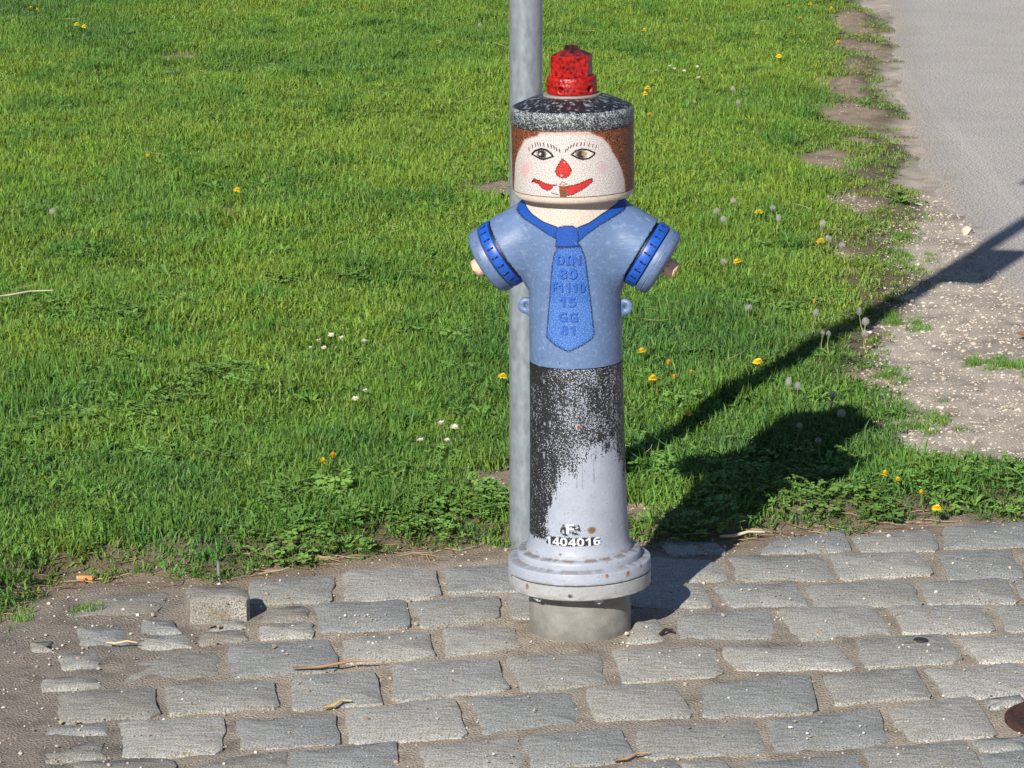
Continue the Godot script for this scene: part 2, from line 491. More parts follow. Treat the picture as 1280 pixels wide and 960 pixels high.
	return ImageTexture.create_from_image(img)

var TIE := [-12.3, 0.5525, -17.4, 0.5418, -21.1, 0.5233, -25, 0.4814, -30.3, 0.4260, -18.2, 0.4157, -1.3, 0.4073, 15, 0.4157, 28.2, 0.4241, 31.3, 0.4303, 28.1, 0.4697, 23.4, 0.5166, 21.3, 0.5374, 15.7, 0.5531]
var KNOT := [-13.2, 0.5782, -4.7, 0.5812, 6.9, 0.5810, 11.4, 0.5776, 13.6, 0.5660, 12.8, 0.5570, 16.4, 0.5530, -11.2, 0.5500, -16.1, 0.5522, -14.7, 0.5600, -15.8, 0.5690]
var HAIR := [-69.9, 0.6242, -65.2, 0.6431, -62.9, 0.6615, -56.3, 0.6765, -48.4, 0.6889, -43.4, 0.6980, -33.8, 0.7029, -26.6, 0.7059, -23.2, 0.7103, 9.3, 0.7137, 23.5, 0.7123, 26.4, 0.7087, 36.6, 0.7024, 43.2, 0.6935, 47.8, 0.6821, 55.4, 0.6673, 61.1, 0.6526, 65, 0.6382, 65.7, 0.6271]
var EYE_A := [-33.2, 0.6803, -29.2, 0.6852, -22.4, 0.6885, -17.1, 0.6872, -13.1, 0.6835, -10.7, 0.6790, -15.2, 0.6766, -20.5, 0.6740, -27.1, 0.6766]
var EYE_B := [7, 0.6816, 10.8, 0.6864, 16.5, 0.6889, 22.3, 0.6873, 28.6, 0.6828, 28.1, 0.6802, 23.1, 0.6758, 17.3, 0.6747, 11.7, 0.6776]
var BROW_A := [-36.9, 0.6868, -32.8, 0.6908, -29.1, 0.6933, -26.2, 0.6940, -23.4, 0.6943, -19.7, 0.6944, -15.5, 0.6935, -12.3, 0.6927, -9.5, 0.6912, -7.1, 0.6889, -4.3, 0.6868]
var BROW_B := [1.5, 0.6870, 3.8, 0.6897, 6.4, 0.6925, 9.1, 0.6948, 11.9, 0.6951, 15.7, 0.6955, 19, 0.6956, 23.3, 0.6943, 26.7, 0.6927, 30.2, 0.6908]
var NOSE := [-1.7, 0.6761, 0.4, 0.6734, 4.1, 0.6674, 6.6, 0.6607, 5.3, 0.6545, 1.5, 0.6504, -1.8, 0.6499, -6.6, 0.6528, -8.8, 0.6581, -6.9, 0.6643, -3.9, 0.6719]
var MOUTH_A := [-34.2, 0.6420, -30.4, 0.6467, -24.1, 0.6444, -17.7, 0.6414, -12.6, 0.6401, -7.2, 0.6405, -10.7, 0.6376, -13.2, 0.6340, -16.8, 0.6323, -22.1, 0.6351, -27, 0.6413]
var MOUTH_B := [2.8, 0.6389, 8.5, 0.6403, 15.1, 0.6429, 20.9, 0.6467, 25.3, 0.6485, 26.7, 0.6443, 23.7, 0.6411, 16, 0.6334, 6.5, 0.6267, 2.2, 0.6266]

# ---------------------------------------------------------------- the shirt: a body and two drooping outlets, blended
const ARM_DROOP := 31.5
const ARM_Y := 0.593

func shirt_field(p: Vector3) -> float:
	var r := lerpf(0.0645, 0.0622, clampf((p.y - 0.38) / 0.22, 0.0, 1.0))
	var body := Vector2(p.x, p.z).length() - r
	var q := Vector3(absf(p.x), p.y - ARM_Y, p.z)
	var ca := cos(deg_to_rad(ARM_DROOP))
	var sa := sin(deg_to_rad(ARM_DROOP))
	var s := q.x * ca - q.y * sa
	var t := q.x * sa + q.y * ca
	var ra := 0.0460 + 0.0030 * clampf((s - 0.03) / 0.077, 0.0, 1.0)
	var arm := Vector2(t, q.z).length() - ra
	arm = maxf(arm, maxf(s - 0.1065, -s))
	var k := 0.022
	var h := clampf(0.5 + 0.5 * (arm - body) / k, 0.0, 1.0)
	var d := lerpf(arm, body, h) - k * h * (1.0 - h)
	return maxf(d, maxf(0.3822 - p.y, p.y - 0.630))

func shirt_mesh() -> ArrayMesh:
	var cell := 0.0034
	var lo := Vector3(-0.146, 0.3755, -0.072)
	var nx := 87
	var ny := 77
	var nz := 43
	var F := PackedFloat32Array()
	F.resize(nx * ny * nz)
	var at := 0
	for z in nz:
		for y in ny:
			for x in nx:
				F[at] = shirt_field(lo + Vector3(x, y, z) * cell)
				at += 1
	var V := PackedVector3Array()
	var N := PackedVector3Array()
	var U := PackedVector2Array()
	var I := PackedInt32Array()
	var id := PackedInt32Array()
	id.resize(nx * ny * nz)
	id.fill(-1)
	var steps := [0, 1, nx, nx + 1, nx * ny, nx * ny + 1, nx * ny + nx, nx * ny + nx + 1]
	var offs := [Vector3(0, 0, 0), Vector3(1, 0, 0), Vector3(0, 1, 0), Vector3(1, 1, 0), Vector3(0, 0, 1), Vector3(1, 0, 1), Vector3(0, 1, 1), Vector3(1, 1, 1)]
	var edges := [[0, 1], [2, 3], [4, 5], [6, 7], [0, 2], [1, 3], [4, 6], [5, 7], [0, 4], [1, 5], [2, 6], [3, 7]]
	for z in nz - 1:
		for y in ny - 1:
			for x in nx - 1:
				var o := x + nx * (y + ny * z)
				var inside := 0
				for s in steps:
					if F[o + s] < 0.0:
						inside += 1
				if inside == 0 or inside == 8:
					continue
				var sum := Vector3.ZERO
				var cnt := 0
				for e in edges:
					var fa := F[o + steps[e[0]]]
					var fb := F[o + steps[e[1]]]
					if (fa < 0.0) != (fb < 0.0):
						sum += offs[e[0]].lerp(offs[e[1]], fa / (fa - fb))
						cnt += 1
				var p := lo + (Vector3(x, y, z) + sum / cnt) * cell
				var h := 0.0012
				var g := Vector3(shirt_field(p + Vector3(h, 0, 0)) - shirt_field(p - Vector3(h, 0, 0)), shirt_field(p + Vector3(0, h, 0)) - shirt_field(p - Vector3(0, h, 0)), shirt_field(p + Vector3(0, 0, h)) - shirt_field(p - Vector3(0, 0, h)))
				g = g.normalized()
				p -= g * shirt_field(p)
				id[o] = V.size()
				V.append(p)
				N.append(g)
				U.append(Vector2(atan2(p.x, p.z) / TAU + 0.5, (0.637 - p.y) / 0.265))
	for z in range(1, nz - 1):
		for y in range(1, ny - 1):
			for x in range(1, nx - 1):
				var o := x + nx * (y + ny * z)
				var f0 := F[o] < 0.0
				for ax in 3:
					var st: int = [1, nx, nx * ny][ax]
					if f0 != (F[o + st] < 0.0):
						var b: int = [nx, nx * ny, 1][ax]
						var c: int = [nx * ny, 1, nx][ax]
						var q := [id[o], id[o - b], id[o - b - c], id[o - c]]
						if q.min() >= 0:
							I.append_array([q[0], q[1], q[2], q[0], q[2], q[3]])
	return arrays(V, N, U, I)

# raised lettering wrapped round a cylinder: the words span the given angles
func lettering(words: String, phi0: float, phi1: float, y: float, cap: float, r: float, depth: float) -> ArrayMesh:
	var t := TextMesh.new()
	var font := SystemFont.new()
	font.font_names = PackedStringArray(["Droid Sans"])
	font.font_weight = 700
	t.font = font
	t.text = words
	t.font_size = 64
	t.pixel_size = cap / (0.714 * 64.0)
	t.depth = depth
	t.curve_step = 2.0
	var a := t.get_mesh_arrays() if t.has_method("get_mesh_arrays") else t.surface_get_arrays(0)
	var V: PackedVector3Array = a[Mesh.ARRAY_VERTEX]
	var lo := INF
	var hi := -INF
	var ylo := INF
	var yhi := -INF
	for v in V:
		lo = minf(lo, v.x)
		hi = maxf(hi, v.x)
		ylo = minf(ylo, v.y)
		yhi = maxf(yhi, v.y)
	for i in V.size():
		var v := V[i]
		var phi := deg_to_rad(lerpf(phi0, phi1, (v.x - lo) / (hi - lo)))
		var wob := 0.00045 * n_mid.get_noise_2d(v.x * 900.0, v.y * 900.0 + r * 5000.0)
		phi += wob / r
		var rr := r + (depth if v.z > 0.0 else -depth * 0.5) + wob * 0.5
		V[i] = Vector3(rr * sin(phi), y + wob + (v.y - (ylo + yhi) * 0.5) / (yhi - ylo) * cap, rr * cos(phi))
	var st := SurfaceTool.new()
	st.begin(Mesh.PRIMITIVE_TRIANGLES)
	var I = a[Mesh.ARRAY_INDEX]
	st.set_smooth_group(-1)
	if I == null:
		I = range(V.size())
	for i in I:
		st.add_vertex(V[i])
	st.generate_normals()
	return st.commit()

func capped(prof: PackedVector2Array) -> PackedVector2Array:
	var p := PackedVector2Array([Vector2(0.0002, prof[0].y)])
	p.append_array(prof)
	p.append(Vector2(0.0002, prof[prof.size() - 1].y))
	return p

func build_hydrant() -> void:
	var root := thing("fire_hydrant", "painted fire hydrant dressed as a smiling figure with blue shirt, tie and red cap", "fire hydrant")
	root.basis = Basis(Vector3(0, 0, 1), deg_to_rad(LEAN)) * Basis(Vector3(0, 1, 0), deg_to_rad(YAW))
	var rough_tex := noise_tex(512, noise(41, 0.09, 3), ramp([[0.0, grey(0.3)], [0.5, grey(0.5)], [1.0, grey(0.7)]]))
	var col := mat(grey(0.89), 0.5)
	col.albedo_texture = paint_column()
	col.texture_repeat = false
	col.heightmap_enabled = true
	col.heightmap_texture = rough_tex
	col.heightmap_scale = 0.06
	var shirt := mat(grey(0.89), 0.42)
	shirt.albedo_texture = paint_shirt()
	shirt.heightmap_enabled = true
	shirt.heightmap_texture = rough_tex
	shirt.heightmap_scale = 0.04
	var head := mat(grey(0.89), 0.5)
	head.albedo_texture = paint_head()
	head.heightmap_enabled = true
	head.heightmap_texture = rough_tex
	head.heightmap_scale = 0.05
	# paints without a picture
	var blue := mat(Color(0.40, 0.49, 0.645), 0.42)
	blue.albedo_texture = noise_tex(256, noise(42, 0.03, 4), ramp([[0.0, grey(0.78)], [0.5, grey(0.97)], [0.78, Color(1, 1, 1)], [0.84, Color(0.95, 0.74, 0.68)], [1.0, Color(0.9, 0.6, 0.5)]]))
	tri(blue, Vector3(14, 14, 14), false)
	var deep := mat(Color(0.12, 0.35, 0.76), 0.4)
	deep.albedo_texture = noise_tex(256, noise(43, 0.04, 4), ramp([[0.0, grey(0.75)], [0.6, grey(1.0)], [0.86, grey(1.0)], [0.9, Color(1, 1, 1)]]))
	tri(deep, Vector3(12, 12, 12), false)
	var tie_blue := mat(Color(0.18, 0.365, 0.69), 0.4)
	var black := mat(Color(0.06, 0.06, 0.075), 0.5)
	var red := mat(Color.WHITE, 0.42)
	red.albedo_texture = noise_tex(512, noise(44, 0.030, 5), ramp([[0.0, Color(0.09, 0.05, 0.06)], [0.31, Color(0.12, 0.06, 0.07)], [0.35, Color(0.58, 0.075, 0.065)], [0.66, Color(0.70, 0.09, 0.075)], [0.80, Color(0.76, 0.15, 0.11)], [1.0, Color(0.72, 0.20, 0.12)]]))
	tri(red, Vector3(9, 9, 9), false)
	red.heightmap_enabled = true
	red.heightmap_texture = noise_tex(256, noise(45, 0.05, 4))
	red.heightmap_scale = 0.1
	var hat := mat(Color.WHITE, 0.4)
	hat.albedo_texture = noise_tex(512, noise(46, 0.030, 5), ramp([[0.0, Color(0.10, 0.10, 0.12)], [0.60, Color(0.13, 0.13, 0.15)], [0.65, Color(0.28, 0.29, 0.31)], [0.70, Color(0.55, 0.57, 0.59)], [1.0, Color(0.66, 0.67, 0.68)]]))
	tri(hat, Vector3(6, 6, 6), false)
	hat.heightmap_enabled = true
	hat.heightmap_texture = noise_tex(256, noise(47, 0.03, 3))
	hat.heightmap_scale = 0.2
	var pale := mat(Color.WHITE, 0.5)
	pale.albedo_texture = noise_tex(256, noise(48, 0.02, 4), ramp([[0.0, Color(0.50, 0.30, 0.20)], [0.24, Color(0.62, 0.38, 0.26)], [0.30, Color(0.90, 0.74, 0.65)], [1.0, Color(0.92, 0.80, 0.70)]]))
	tri(pale, Vector3(20, 20, 20), false)
	var white := mat(Color(0.80, 0.82, 0.86), 0.5)

	mesh_of("base_pipe", lathe(v2([0.0712, -0.03, 0.0713, 0.02, 0.0712, 0.064]), 80, 0.0, 0.41, 0.0006), col, root)
	var lower := mesh_of("lower_flange", lathe(v2([0.066, 0.0642, 0.0985, 0.0642, 0.0998, 0.0655, 0.0998, 0.0832, 0.0988, 0.0842, 0.060, 0.0842]), 96, 0.0, 0.41, 0.0003), col, root)
	for k in 6:
		var a := deg_to_rad(-34.0 + 60.0 * k)
		var b := begin()
		tube(b, [Vector3(0, -0.0055, 0), Vector3(0, -0.0004, 0)], [0.0088, 0.0088], 6)
		tube(b, [Vector3(0, -0.0085, 0), Vector3(0, -0.0056, 0)], [0.0048, 0.0048], 8)
		var o := mesh_of("bolt", done(b), white, lower)
		o.position = Vector3(0.0835 * sin(a), 0.0645, 0.0835 * cos(a))
	mesh_of("upper_flange", lathe(v2([0.060, 0.0856, 0.0990, 0.0856, 0.1000, 0.0866, 0.1000, 0.1003, 0.0992, 0.1018, 0.0975, 0.1024, 0.0884, 0.1032, 0.0868, 0.1038, 0.0866, 0.1100, 0.0858, 0.1130, 0.0838, 0.1148, 0.0785, 0.1154, 0.0752, 0.1156, 0.0744, 0.1175, 0.0738, 0.1205]), 96, 0.0, 0.41, 0.0003), col, root)
	var column := mesh_of("column", lathe(v2([0.0738, 0.1202, 0.0722, 0.1240, 0.0705, 0.1300, 0.0693, 0.1400, 0.0682, 0.1600, 0.0672, 0.2000, 0.0660, 0.2600, 0.0650, 0.3200, 0.0645, 0.3823]), 96, 0.0, 0.41), col, root)
	mesh_of("raised_number", lettering("1404016", -32.0, 33.0, 0.1405, 0.0115, 0.0692, 0.0014), white, column)
	mesh_of("raised_emblem", lettering("F", -6.5, 3.0, 0.1590, 0.0130, 0.0682, 0.0012), white, column)
	var body := mesh_of("shirt", shirt_mesh(), shirt, root)
	for w in [["DIN", -13.8, 15.2, 0.5345], ["80", -11.7, 10.6, 0.5150], ["F1110", -20.0, 20.4, 0.4965], ["15", -11.7, 8.9, 0.4762], ["GG", -12.6, 10.9, 0.4553], ["81", -10.4, 7.2, 0.4372]]:
		mesh_of("raised_lettering", lettering(w[0], w[1], w[2], w[3], 0.0128, 0.0640, 0.0013), tie_blue, body)
	for sx in [-1.0, 1.0]:
		# lug with an eye
		var st := begin()
		var ring := 20
		for k in ring:
			var a0 := TAU * k / ring
			var a1 := TAU * (k + 1) / ring
			var pts := []
			for zz in [0.004, -0.004]:
				for a in [a0, a1]:
					var outer := 0.0112 + (0.006 * maxf(0.0, -sin(a)) * maxf(0.0, -cos(a)) * 3.0)
					pts.append(Vector3(cos(a) * 0.0021, sin(a) * 0.0021, zz))
					pts.append(Vector3(cos(a) * outer, sin(a) * outer, zz))
			for q in [[0, 1, 3, 0, 3, 2], [4, 7, 5, 4, 6, 7], [1, 5, 7, 1, 7, 3], [0, 6, 4, 0, 2, 6]]:
				for n in q:
					st.add_vertex(pts[n])
		st.set_smooth_group(-1)
		var lug := mesh_of("lug", done(st), blue, root)
		lug.position = Vector3(sx * 0.0685, 0.4585, 0.0)
		if sx < 0.0:
			lug.rotation.y = PI
		# sleeve ring, cap and hand nut along the outlet
		var outlet := Node3D.new()
		put(outlet, "arm_outlet", root)
		outlet.position = Vector3(0, ARM_Y, 0)
		outlet.basis = Basis(Vector3(0, 0, 1), deg_to_rad(-sx * (90.0 + ARM_DROOP)))
		mesh_of("gasket", lathe(v2([0.0440, 0.1060, 0.0450, 0.1100, 0.0450, 0.1300]), 48), black, outlet)
		var cuff := mesh_of("cuff_ring", lathe(capped(v2([0.0462, 0.1100, 0.0478, 0.1108, 0.0484, 0.1122, 0.0484, 0.1240, 0.0478, 0.1252, 0.0462, 0.1258])), 64), deep, outlet)
		cuff.set_meta("label", "bright blue knurled ring with dark notches")
		var nt := begin()
		for k in 22:
			var a := TAU * (k + 0.3) / 22.0
			var u := Vector3(cos(a), 0, sin(a))
			var w := Vector3(-sin(a), 0, cos(a)) * 0.0012
			var y_a := 0.1125 + 0.002 * fmod(k * 0.37, 1.0)
			var y_b := 0.1240 - 0.002 * fmod(k * 0.61, 1.0)
			var pts := [u * 0.0480 - w, u * 0.0480 + w, u * 0.0487 + w, u * 0.0487 - w]
			for q in [[0, 1], [1, 2], [2, 3], [3, 0]]:
				var a1: Vector3 = pts[q[0]] + Vector3(0, y_a, 0)
				var b1: Vector3 = pts[q[1]] + Vector3(0, y_a, 0)
				var a2: Vector3 = pts[q[0]] + Vector3(0, y_b, 0)
				var b2: Vector3 = pts[q[1]] + Vector3(0, y_b, 0)
				for p in [a1, a2, b1, b1, a2, b2]:
					nt.add_vertex(p)
			for q in [[0, 1, 2], [0, 2, 3]]:
				for n in q:
					nt.add_vertex(pts[n] + Vector3(0, y_b, 0))
				for n in [q[0], q[2], q[1]]:
					nt.add_vertex(pts[n] + Vector3(0, y_a, 0))
		nt.set_smooth_group(-1)
		var notches := mesh_of("notches", done(nt), mat(Color(0.05, 0.10, 0.24), 0.5), outlet)
		notches.set_meta("kind", "stuff")
		mesh_of("outlet_cap", lathe(capped(v2([0.0465, 0.1272, 0.0478, 0.1280, 0.0482, 0.1300, 0.0482, 0.1345, 0.0474, 0.1350, 0.0474, 0.1356, 0.0480, 0.1364, 0.0470, 0.1410, 0.0440, 0.1446, 0.0400, 0.1462, 0.0300, 0.1475])), 64), blue, outlet)
		var nut := begin()
		var five := []
		for k in 5:
			var a := TAU * k / 5.0 + (0.55 if sx > 0.0 else 0.1)
			five.append(Vector3(cos(a), 0, sin(a)))
		for k in 5:
			var p: Vector3 = five[k]
			var q: Vector3 = five[(k + 1) % 5]
			var lv := [[0.0135, 0.1465], [0.0132, 0.1615], [0.0118, 0.1635], [0.0, 0.1640]]
			for n in 3:
				var a1: Vector3 = p * lv[n][0] + Vector3(0, lv[n][1], 0)
				var b1: Vector3 = q * lv[n][0] + Vector3(0, lv[n][1], 0)
				var a2: Vector3 = p * lv[n + 1][0] + Vector3(0, lv[n + 1][1], 0)
				var b2: Vector3 = q * lv[n + 1][0] + Vector3(0, lv[n + 1][1], 0)
				for v in [a1, b1, a2, b1, b2, a2]:
					nut.add_vertex(v)
		nut.set_smooth_group(-1)
		mesh_of("hand_nut", done(nut), pale, outlet)
	mesh_of("head", lathe(v2([0.050, 0.6130, 0.0770, 0.6130, 0.0795, 0.6140, 0.0815, 0.6165, 0.0822, 0.6200, 0.0824, 0.6230, 0.0820, 0.6233, 0.0820, 0.6237, 0.0828, 0.6241, 0.0832, 0.6320, 0.0834, 0.7090, 0.0834, 0.7122, 0.0840, 0.7128, 0.0843, 0.7150, 0.0843, 0.7300, 0.0838, 0.7330, 0.0826, 0.7350, 0.0806, 0.7366]), 112, 0.606, 0.742), head, root)
	mesh_of("hat_top", lathe(v2([0.0808, 0.7364, 0.0785, 0.7376, 0.0730, 0.7400, 0.0640, 0.7440, 0.0550, 0.7476, 0.0470, 0.7500, 0.0380, 0.7508, 0.0300, 0.7508]), 96, 0, 1, 0.0012), hat, root)
	mesh_of("washer", lathe(capped(v2([0.0395, 0.7500, 0.0398, 0.7520, 0.0392, 0.7534])), 48), mat(Color(0.55, 0.53, 0.50), 0.6), root)
	# red collar with radial holes, then a six sided nut with a low point
	var V := PackedVector3Array()
	var N := PackedVector3Array()
	var I := PackedInt32Array()
	var seg := 160
	var prof := [[0.030, 0.7530], [0.0330, 0.7536], [0.0340, 0.7550], [0.0342, 0.7568], [0.0342, 0.7583], [0.0342, 0.7598], [0.0342, 0.7613], [0.0342, 0.7628], [0.0342, 0.7643], [0.0342, 0.7658], [0.0341, 0.7680], [0.0338, 0.7720], [0.0335, 0.7752], [0.0322, 0.7772], [0.0300, 0.7778], [0.020, 0.7780]]
	for row in prof:
		for s in seg:
			var a := TAU * s / seg
			var r: float = row[0]
			for k in 5:
				var da := angle_difference(a, deg_to_rad(-27.0 + 72.0 * k) - deg_to_rad(YAW))
				var d := Vector2(da * 0.034, row[1] - 0.7612).length()
				r -= 0.010 * (1.0 - smoothstep(0.0032, 0.0046, d)) - 0.0005 * exp(-pow((d - 0.0056) / 0.0012, 2.0))
			r += 0.0004 * n_mid.get_noise_3d(cos(a) * 1500.0, row[1] * 40000.0, sin(a) * 1500.0)
			V.append(Vector3(r * sin(a), row[1], r * cos(a)))
	for i in prof.size() - 1:
		for s in seg:
			var s2 := (s + 1) % seg
			I.append_array([i * seg + s, i * seg + s2, (i + 1) * seg + s, i * seg + s2, (i + 1) * seg + s2, (i + 1) * seg + s])
	var cs := begin()
	for n in I:
		cs.add_vertex(V[n])
	cs.index()
	mesh_of("cap_collar", done(cs), red, root)
	var worn_top := mat(Color.WHITE, 0.45)
	worn_top.albedo_texture = noise_tex(256, noise(49, 0.03, 4), ramp([[0.0, Color(0.08, 0.06, 0.07)], [0.52, Color(0.13, 0.08, 0.09)], [0.58, Color(0.55, 0.09, 0.08)], [1.0, Color(0.68, 0.14, 0.11)]]))
	tri(worn_top, Vector3(9, 9, 9), false)
	var nut_: MeshInstance3D
	for cap_part in 2:
		var hx := SurfaceTool.new()
		hx.begin(Mesh.PRIMITIVE_TRIANGLES)
		hx.set_smooth_group(-1)
		var lv := [[0.0298, 0.7770], [0.0300, 0.8045], [0.0288, 0.8062]] if cap_part == 0 else [[0.0286, 0.8062], [0.0105, 0.8138], [0.0098, 0.8172], [0.0070, 0.8190], [0.0, 0.8194]]
		for k in 6:
			var a := deg_to_rad(-14.0 + 60.0 * k) - deg_to_rad(YAW)
			var b := a + TAU / 6.0
			for n in lv.size() - 1:
				for part in 4:
					var t0 := part / 4.0
					var t1 := (part + 1) / 4.0
					var P := []
					for q in [[n, t0], [n, t1], [n + 1, t0], [n + 1, t1]]:
						var u := Vector3(sin(a), 0, cos(a)).lerp(Vector3(sin(b), 0, cos(b)), q[1])
						var w: Vector3 = u * lv[q[0]][0] + Vector3(0, lv[q[0]][1], 0)
						w += u * 0.0005 * n_mid.get_noise_3d(w.x * 20000.0, w.y * 20000.0, w.z * 20000.0)
						P.append(w)
					for v in [P[0], P[2], P[1], P[1], P[2], P[3]]:
						hx.add_vertex(v)
		if cap_part == 0:
			nut_ = mesh_of("cap_nut", done(hx), red, root)
		else:
			mesh_of("nut_top", done(hx), worn_top, nut_)

# ---------------------------------------------------------------- setts
func sett_mesh(c: PackedVector2Array, raise: float, deep_: float, rough: float) -> ArrayMesh:
	# outline: corners cut and edges broken, then an edge ring, a top and a skirt
	var out := PackedVector2Array()
	for i in 4:
		var p := c[i]
		var before := c[(i + 3) % 4]
		var after := c[(i + 1) % 4]
		var cut := rng.randf_range(0.035, 0.10)
		out.append(p.lerp(before, cut) + jit(rough))
		out.append(p.lerp(after, cut * rng.randf_range(0.6, 1.0)) + jit(rough * 0.6))
		out.append(p.lerp(after, rng.randf_range(0.33, 0.42)) + jit(rough))
		out.append(p.lerp(after, rng.randf_range(0.60, 0.68)) + jit(rough))
	var n := out.size()
	var V := PackedVector3Array()
	for k in n:
		V.append(Vector3(out[k].x * 1.012, -deep_, out[k].y * 1.012))
	for k in n:
		V.append(Vector3(out[k].x, raise - 0.0026 + rng.randf_range(-0.0012, 0.0012), out[k].y))
	for k in n:
		var inn := out[k] * rng.randf_range(0.84, 0.90)
		V.append(Vector3(inn.x, raise + rng.randf_range(-0.0008, 0.0012), inn.y))
	V.append(Vector3(0, raise + rng.randf_range(0.0, 0.002), 0))
	var st := begin()
	for k in n:
		var k2 := (k + 1) % n
		st.set_smooth_group(-1)
		for v in [k, n + k, k2, k2, n + k, n + k2]:
			st.add_vertex(V[v])
		st.set_smooth_group(0)
		for v in [n + k, 2 * n + k, n + k2, n + k2, 2 * n + k, 2 * n + k2, 2 * n + k, 3 * n, 2 * n + k2]:
			st.add_vertex(V[v])
	return done(st)

func jit(r: float) -> Vector2:
	return Vector2(rng.randf_range(-r, r), rng.randf_range(-r, r))

func inside_quad(p: Vector2, list: Array, margin: float) -> bool:
	for q in list:
		if p.distance_to(q[0]) < q[1] + margin:
			return true
	return false

func build_setts(pavement: Node3D) -> void:
	var streak := noise(61, 0.035, 5)
	var mats := []
	var bump := noise_tex(512, noise(62, 0.03, 5))
	var grain := noise_tex(1024, noise(63, 0.11, 4), ramp([[0.0, grey(0.36)], [0.28, grey(0.52)], [0.40, grey(0.72)], [0.48, grey(0.82)], [0.56, grey(0.90)], [0.64, grey(1.0)], [1.0, grey(1.0)]]))
	var veins := noise_tex(512, streak, ramp([[0.0, Color(0.84, 0.76, 0.66)], [0.3, Color(0.90, 0.88, 0.84)], [0.42, grey(0.93)], [0.62, grey(0.98)], [0.72, Color(1.0, 1.0, 1.0)], [1.0, Color(1, 1, 1)]]))
	for k in 7:
		var tone: Color = [Color(0.755, 0.76, 0.745), Color(0.79, 0.785, 0.76), Color(0.71, 0.72, 0.715), Color(0.81, 0.805, 0.78), Color(0.74, 0.74, 0.715), Color(0.72, 0.71, 0.68), Color(0.69, 0.675, 0.64)][k]
		var m := mat(tone, 0.75)
		m.albedo_texture = grain
		tri(m, Vector3(2.6, 2.6, 3.6))
		m.uv1_offset = Vector3(k * 0.31, k * 0.17, k * 0.23)
		m.heightmap_enabled = true
		m.heightmap_texture = bump
		m.heightmap_scale = 0.14
		detail(m, veins, Vector3(1.6, 1.6, 7.0))
		mats.append(m)
	var placed := []
	var at := 0
	for s in SETTS:
		var c := v2(s)
		var mid := (c[0] + c[1] + c[2] + c[3]) / 4.0
		var reach := maxf(mid.distance_to(c[0]), mid.distance_to(c[1]))
		placed.append([mid, reach])
		for k in 4:
			c[k] = (c[k] - mid) * 1.085
		var buried := smoothstep(-0.55, -0.72, mid.x)
		var o := mesh_of("sett", sett_mesh(c, 0.0026 + rng.randf_range(-0.001, 0.0018) + 0.002 * buried, 0.03, 0.0032), mats[rng.randi_range(0, 4) if mid.x > -0.4 else rng.randi_range(2, 6)], pavement)
		o.position = Vector3(mid.x, 0.0, mid.y)
		if mid.distance_to(Vector2(0.445, 0.124)) < 0.03:
			spot = o
		at += 1
	var up := v2([-0.561, -0.088, -0.474, -0.078, -0.465, -0.026, -0.551, -0.011])
	var um := (up[0] + up[1] + up[2] + up[3]) / 4.0
	for k in 4:
		up[k] = up[k] - um
	var loose := mesh_of("sett", sett_mesh(up, 0.034, 0.03, 0.003), mats[6], pavement)
	loose.position = Vector3(um.x, 0, um.y)
	loose.set_meta("label", "sett standing proud of its neighbours")
	placed.append([um, 0.05])
	# the paving goes on outside the picture
	var dir := Vector2(1.0, -0.17).normalized()
	var across := Vector2(0.17, 1.0).normalized()
	for row in range(-10, 11):
		var s := -1.4 + 0.07 * (row % 2)
		while s < 2.3:
			var len_ := rng.randf_range(0.115, 0.15)
			var mid := dir * (s + len_ * 0.5) + across * (0.62 + row * 0.137)
			s += len_ + 0.018
			if mid.x < -0.95 or along(FRONT, mid.x) > mid.y - 0.07 or (mid.y < 0.66 and mid.x > -0.78 and mid.x < 0.58 + 0.09 * (0.6 - mid.y)) or inside_quad(mid, placed, 0.045) or mid.length() < 0.13:
				continue
			if mid.x < -0.72 and mid.y < 0.55:
				continue
			var a := dir * len_ * 0.5
			var b := across * rng.randf_range(0.056, 0.062)
			var c := PackedVector2Array([-a - b + jit(0.006), a - b + jit(0.006), a + b + jit(0.006), -a + b + jit(0.006)])
			var o := mesh_of("sett", sett_mesh(c, 0.003 + rng.randf_range(-0.001, 0.002), 0.03, 0.005), mats[rng.randi_range(0, 4)], pavement)
			o.position = Vector3(mid.x, 0, mid.y)

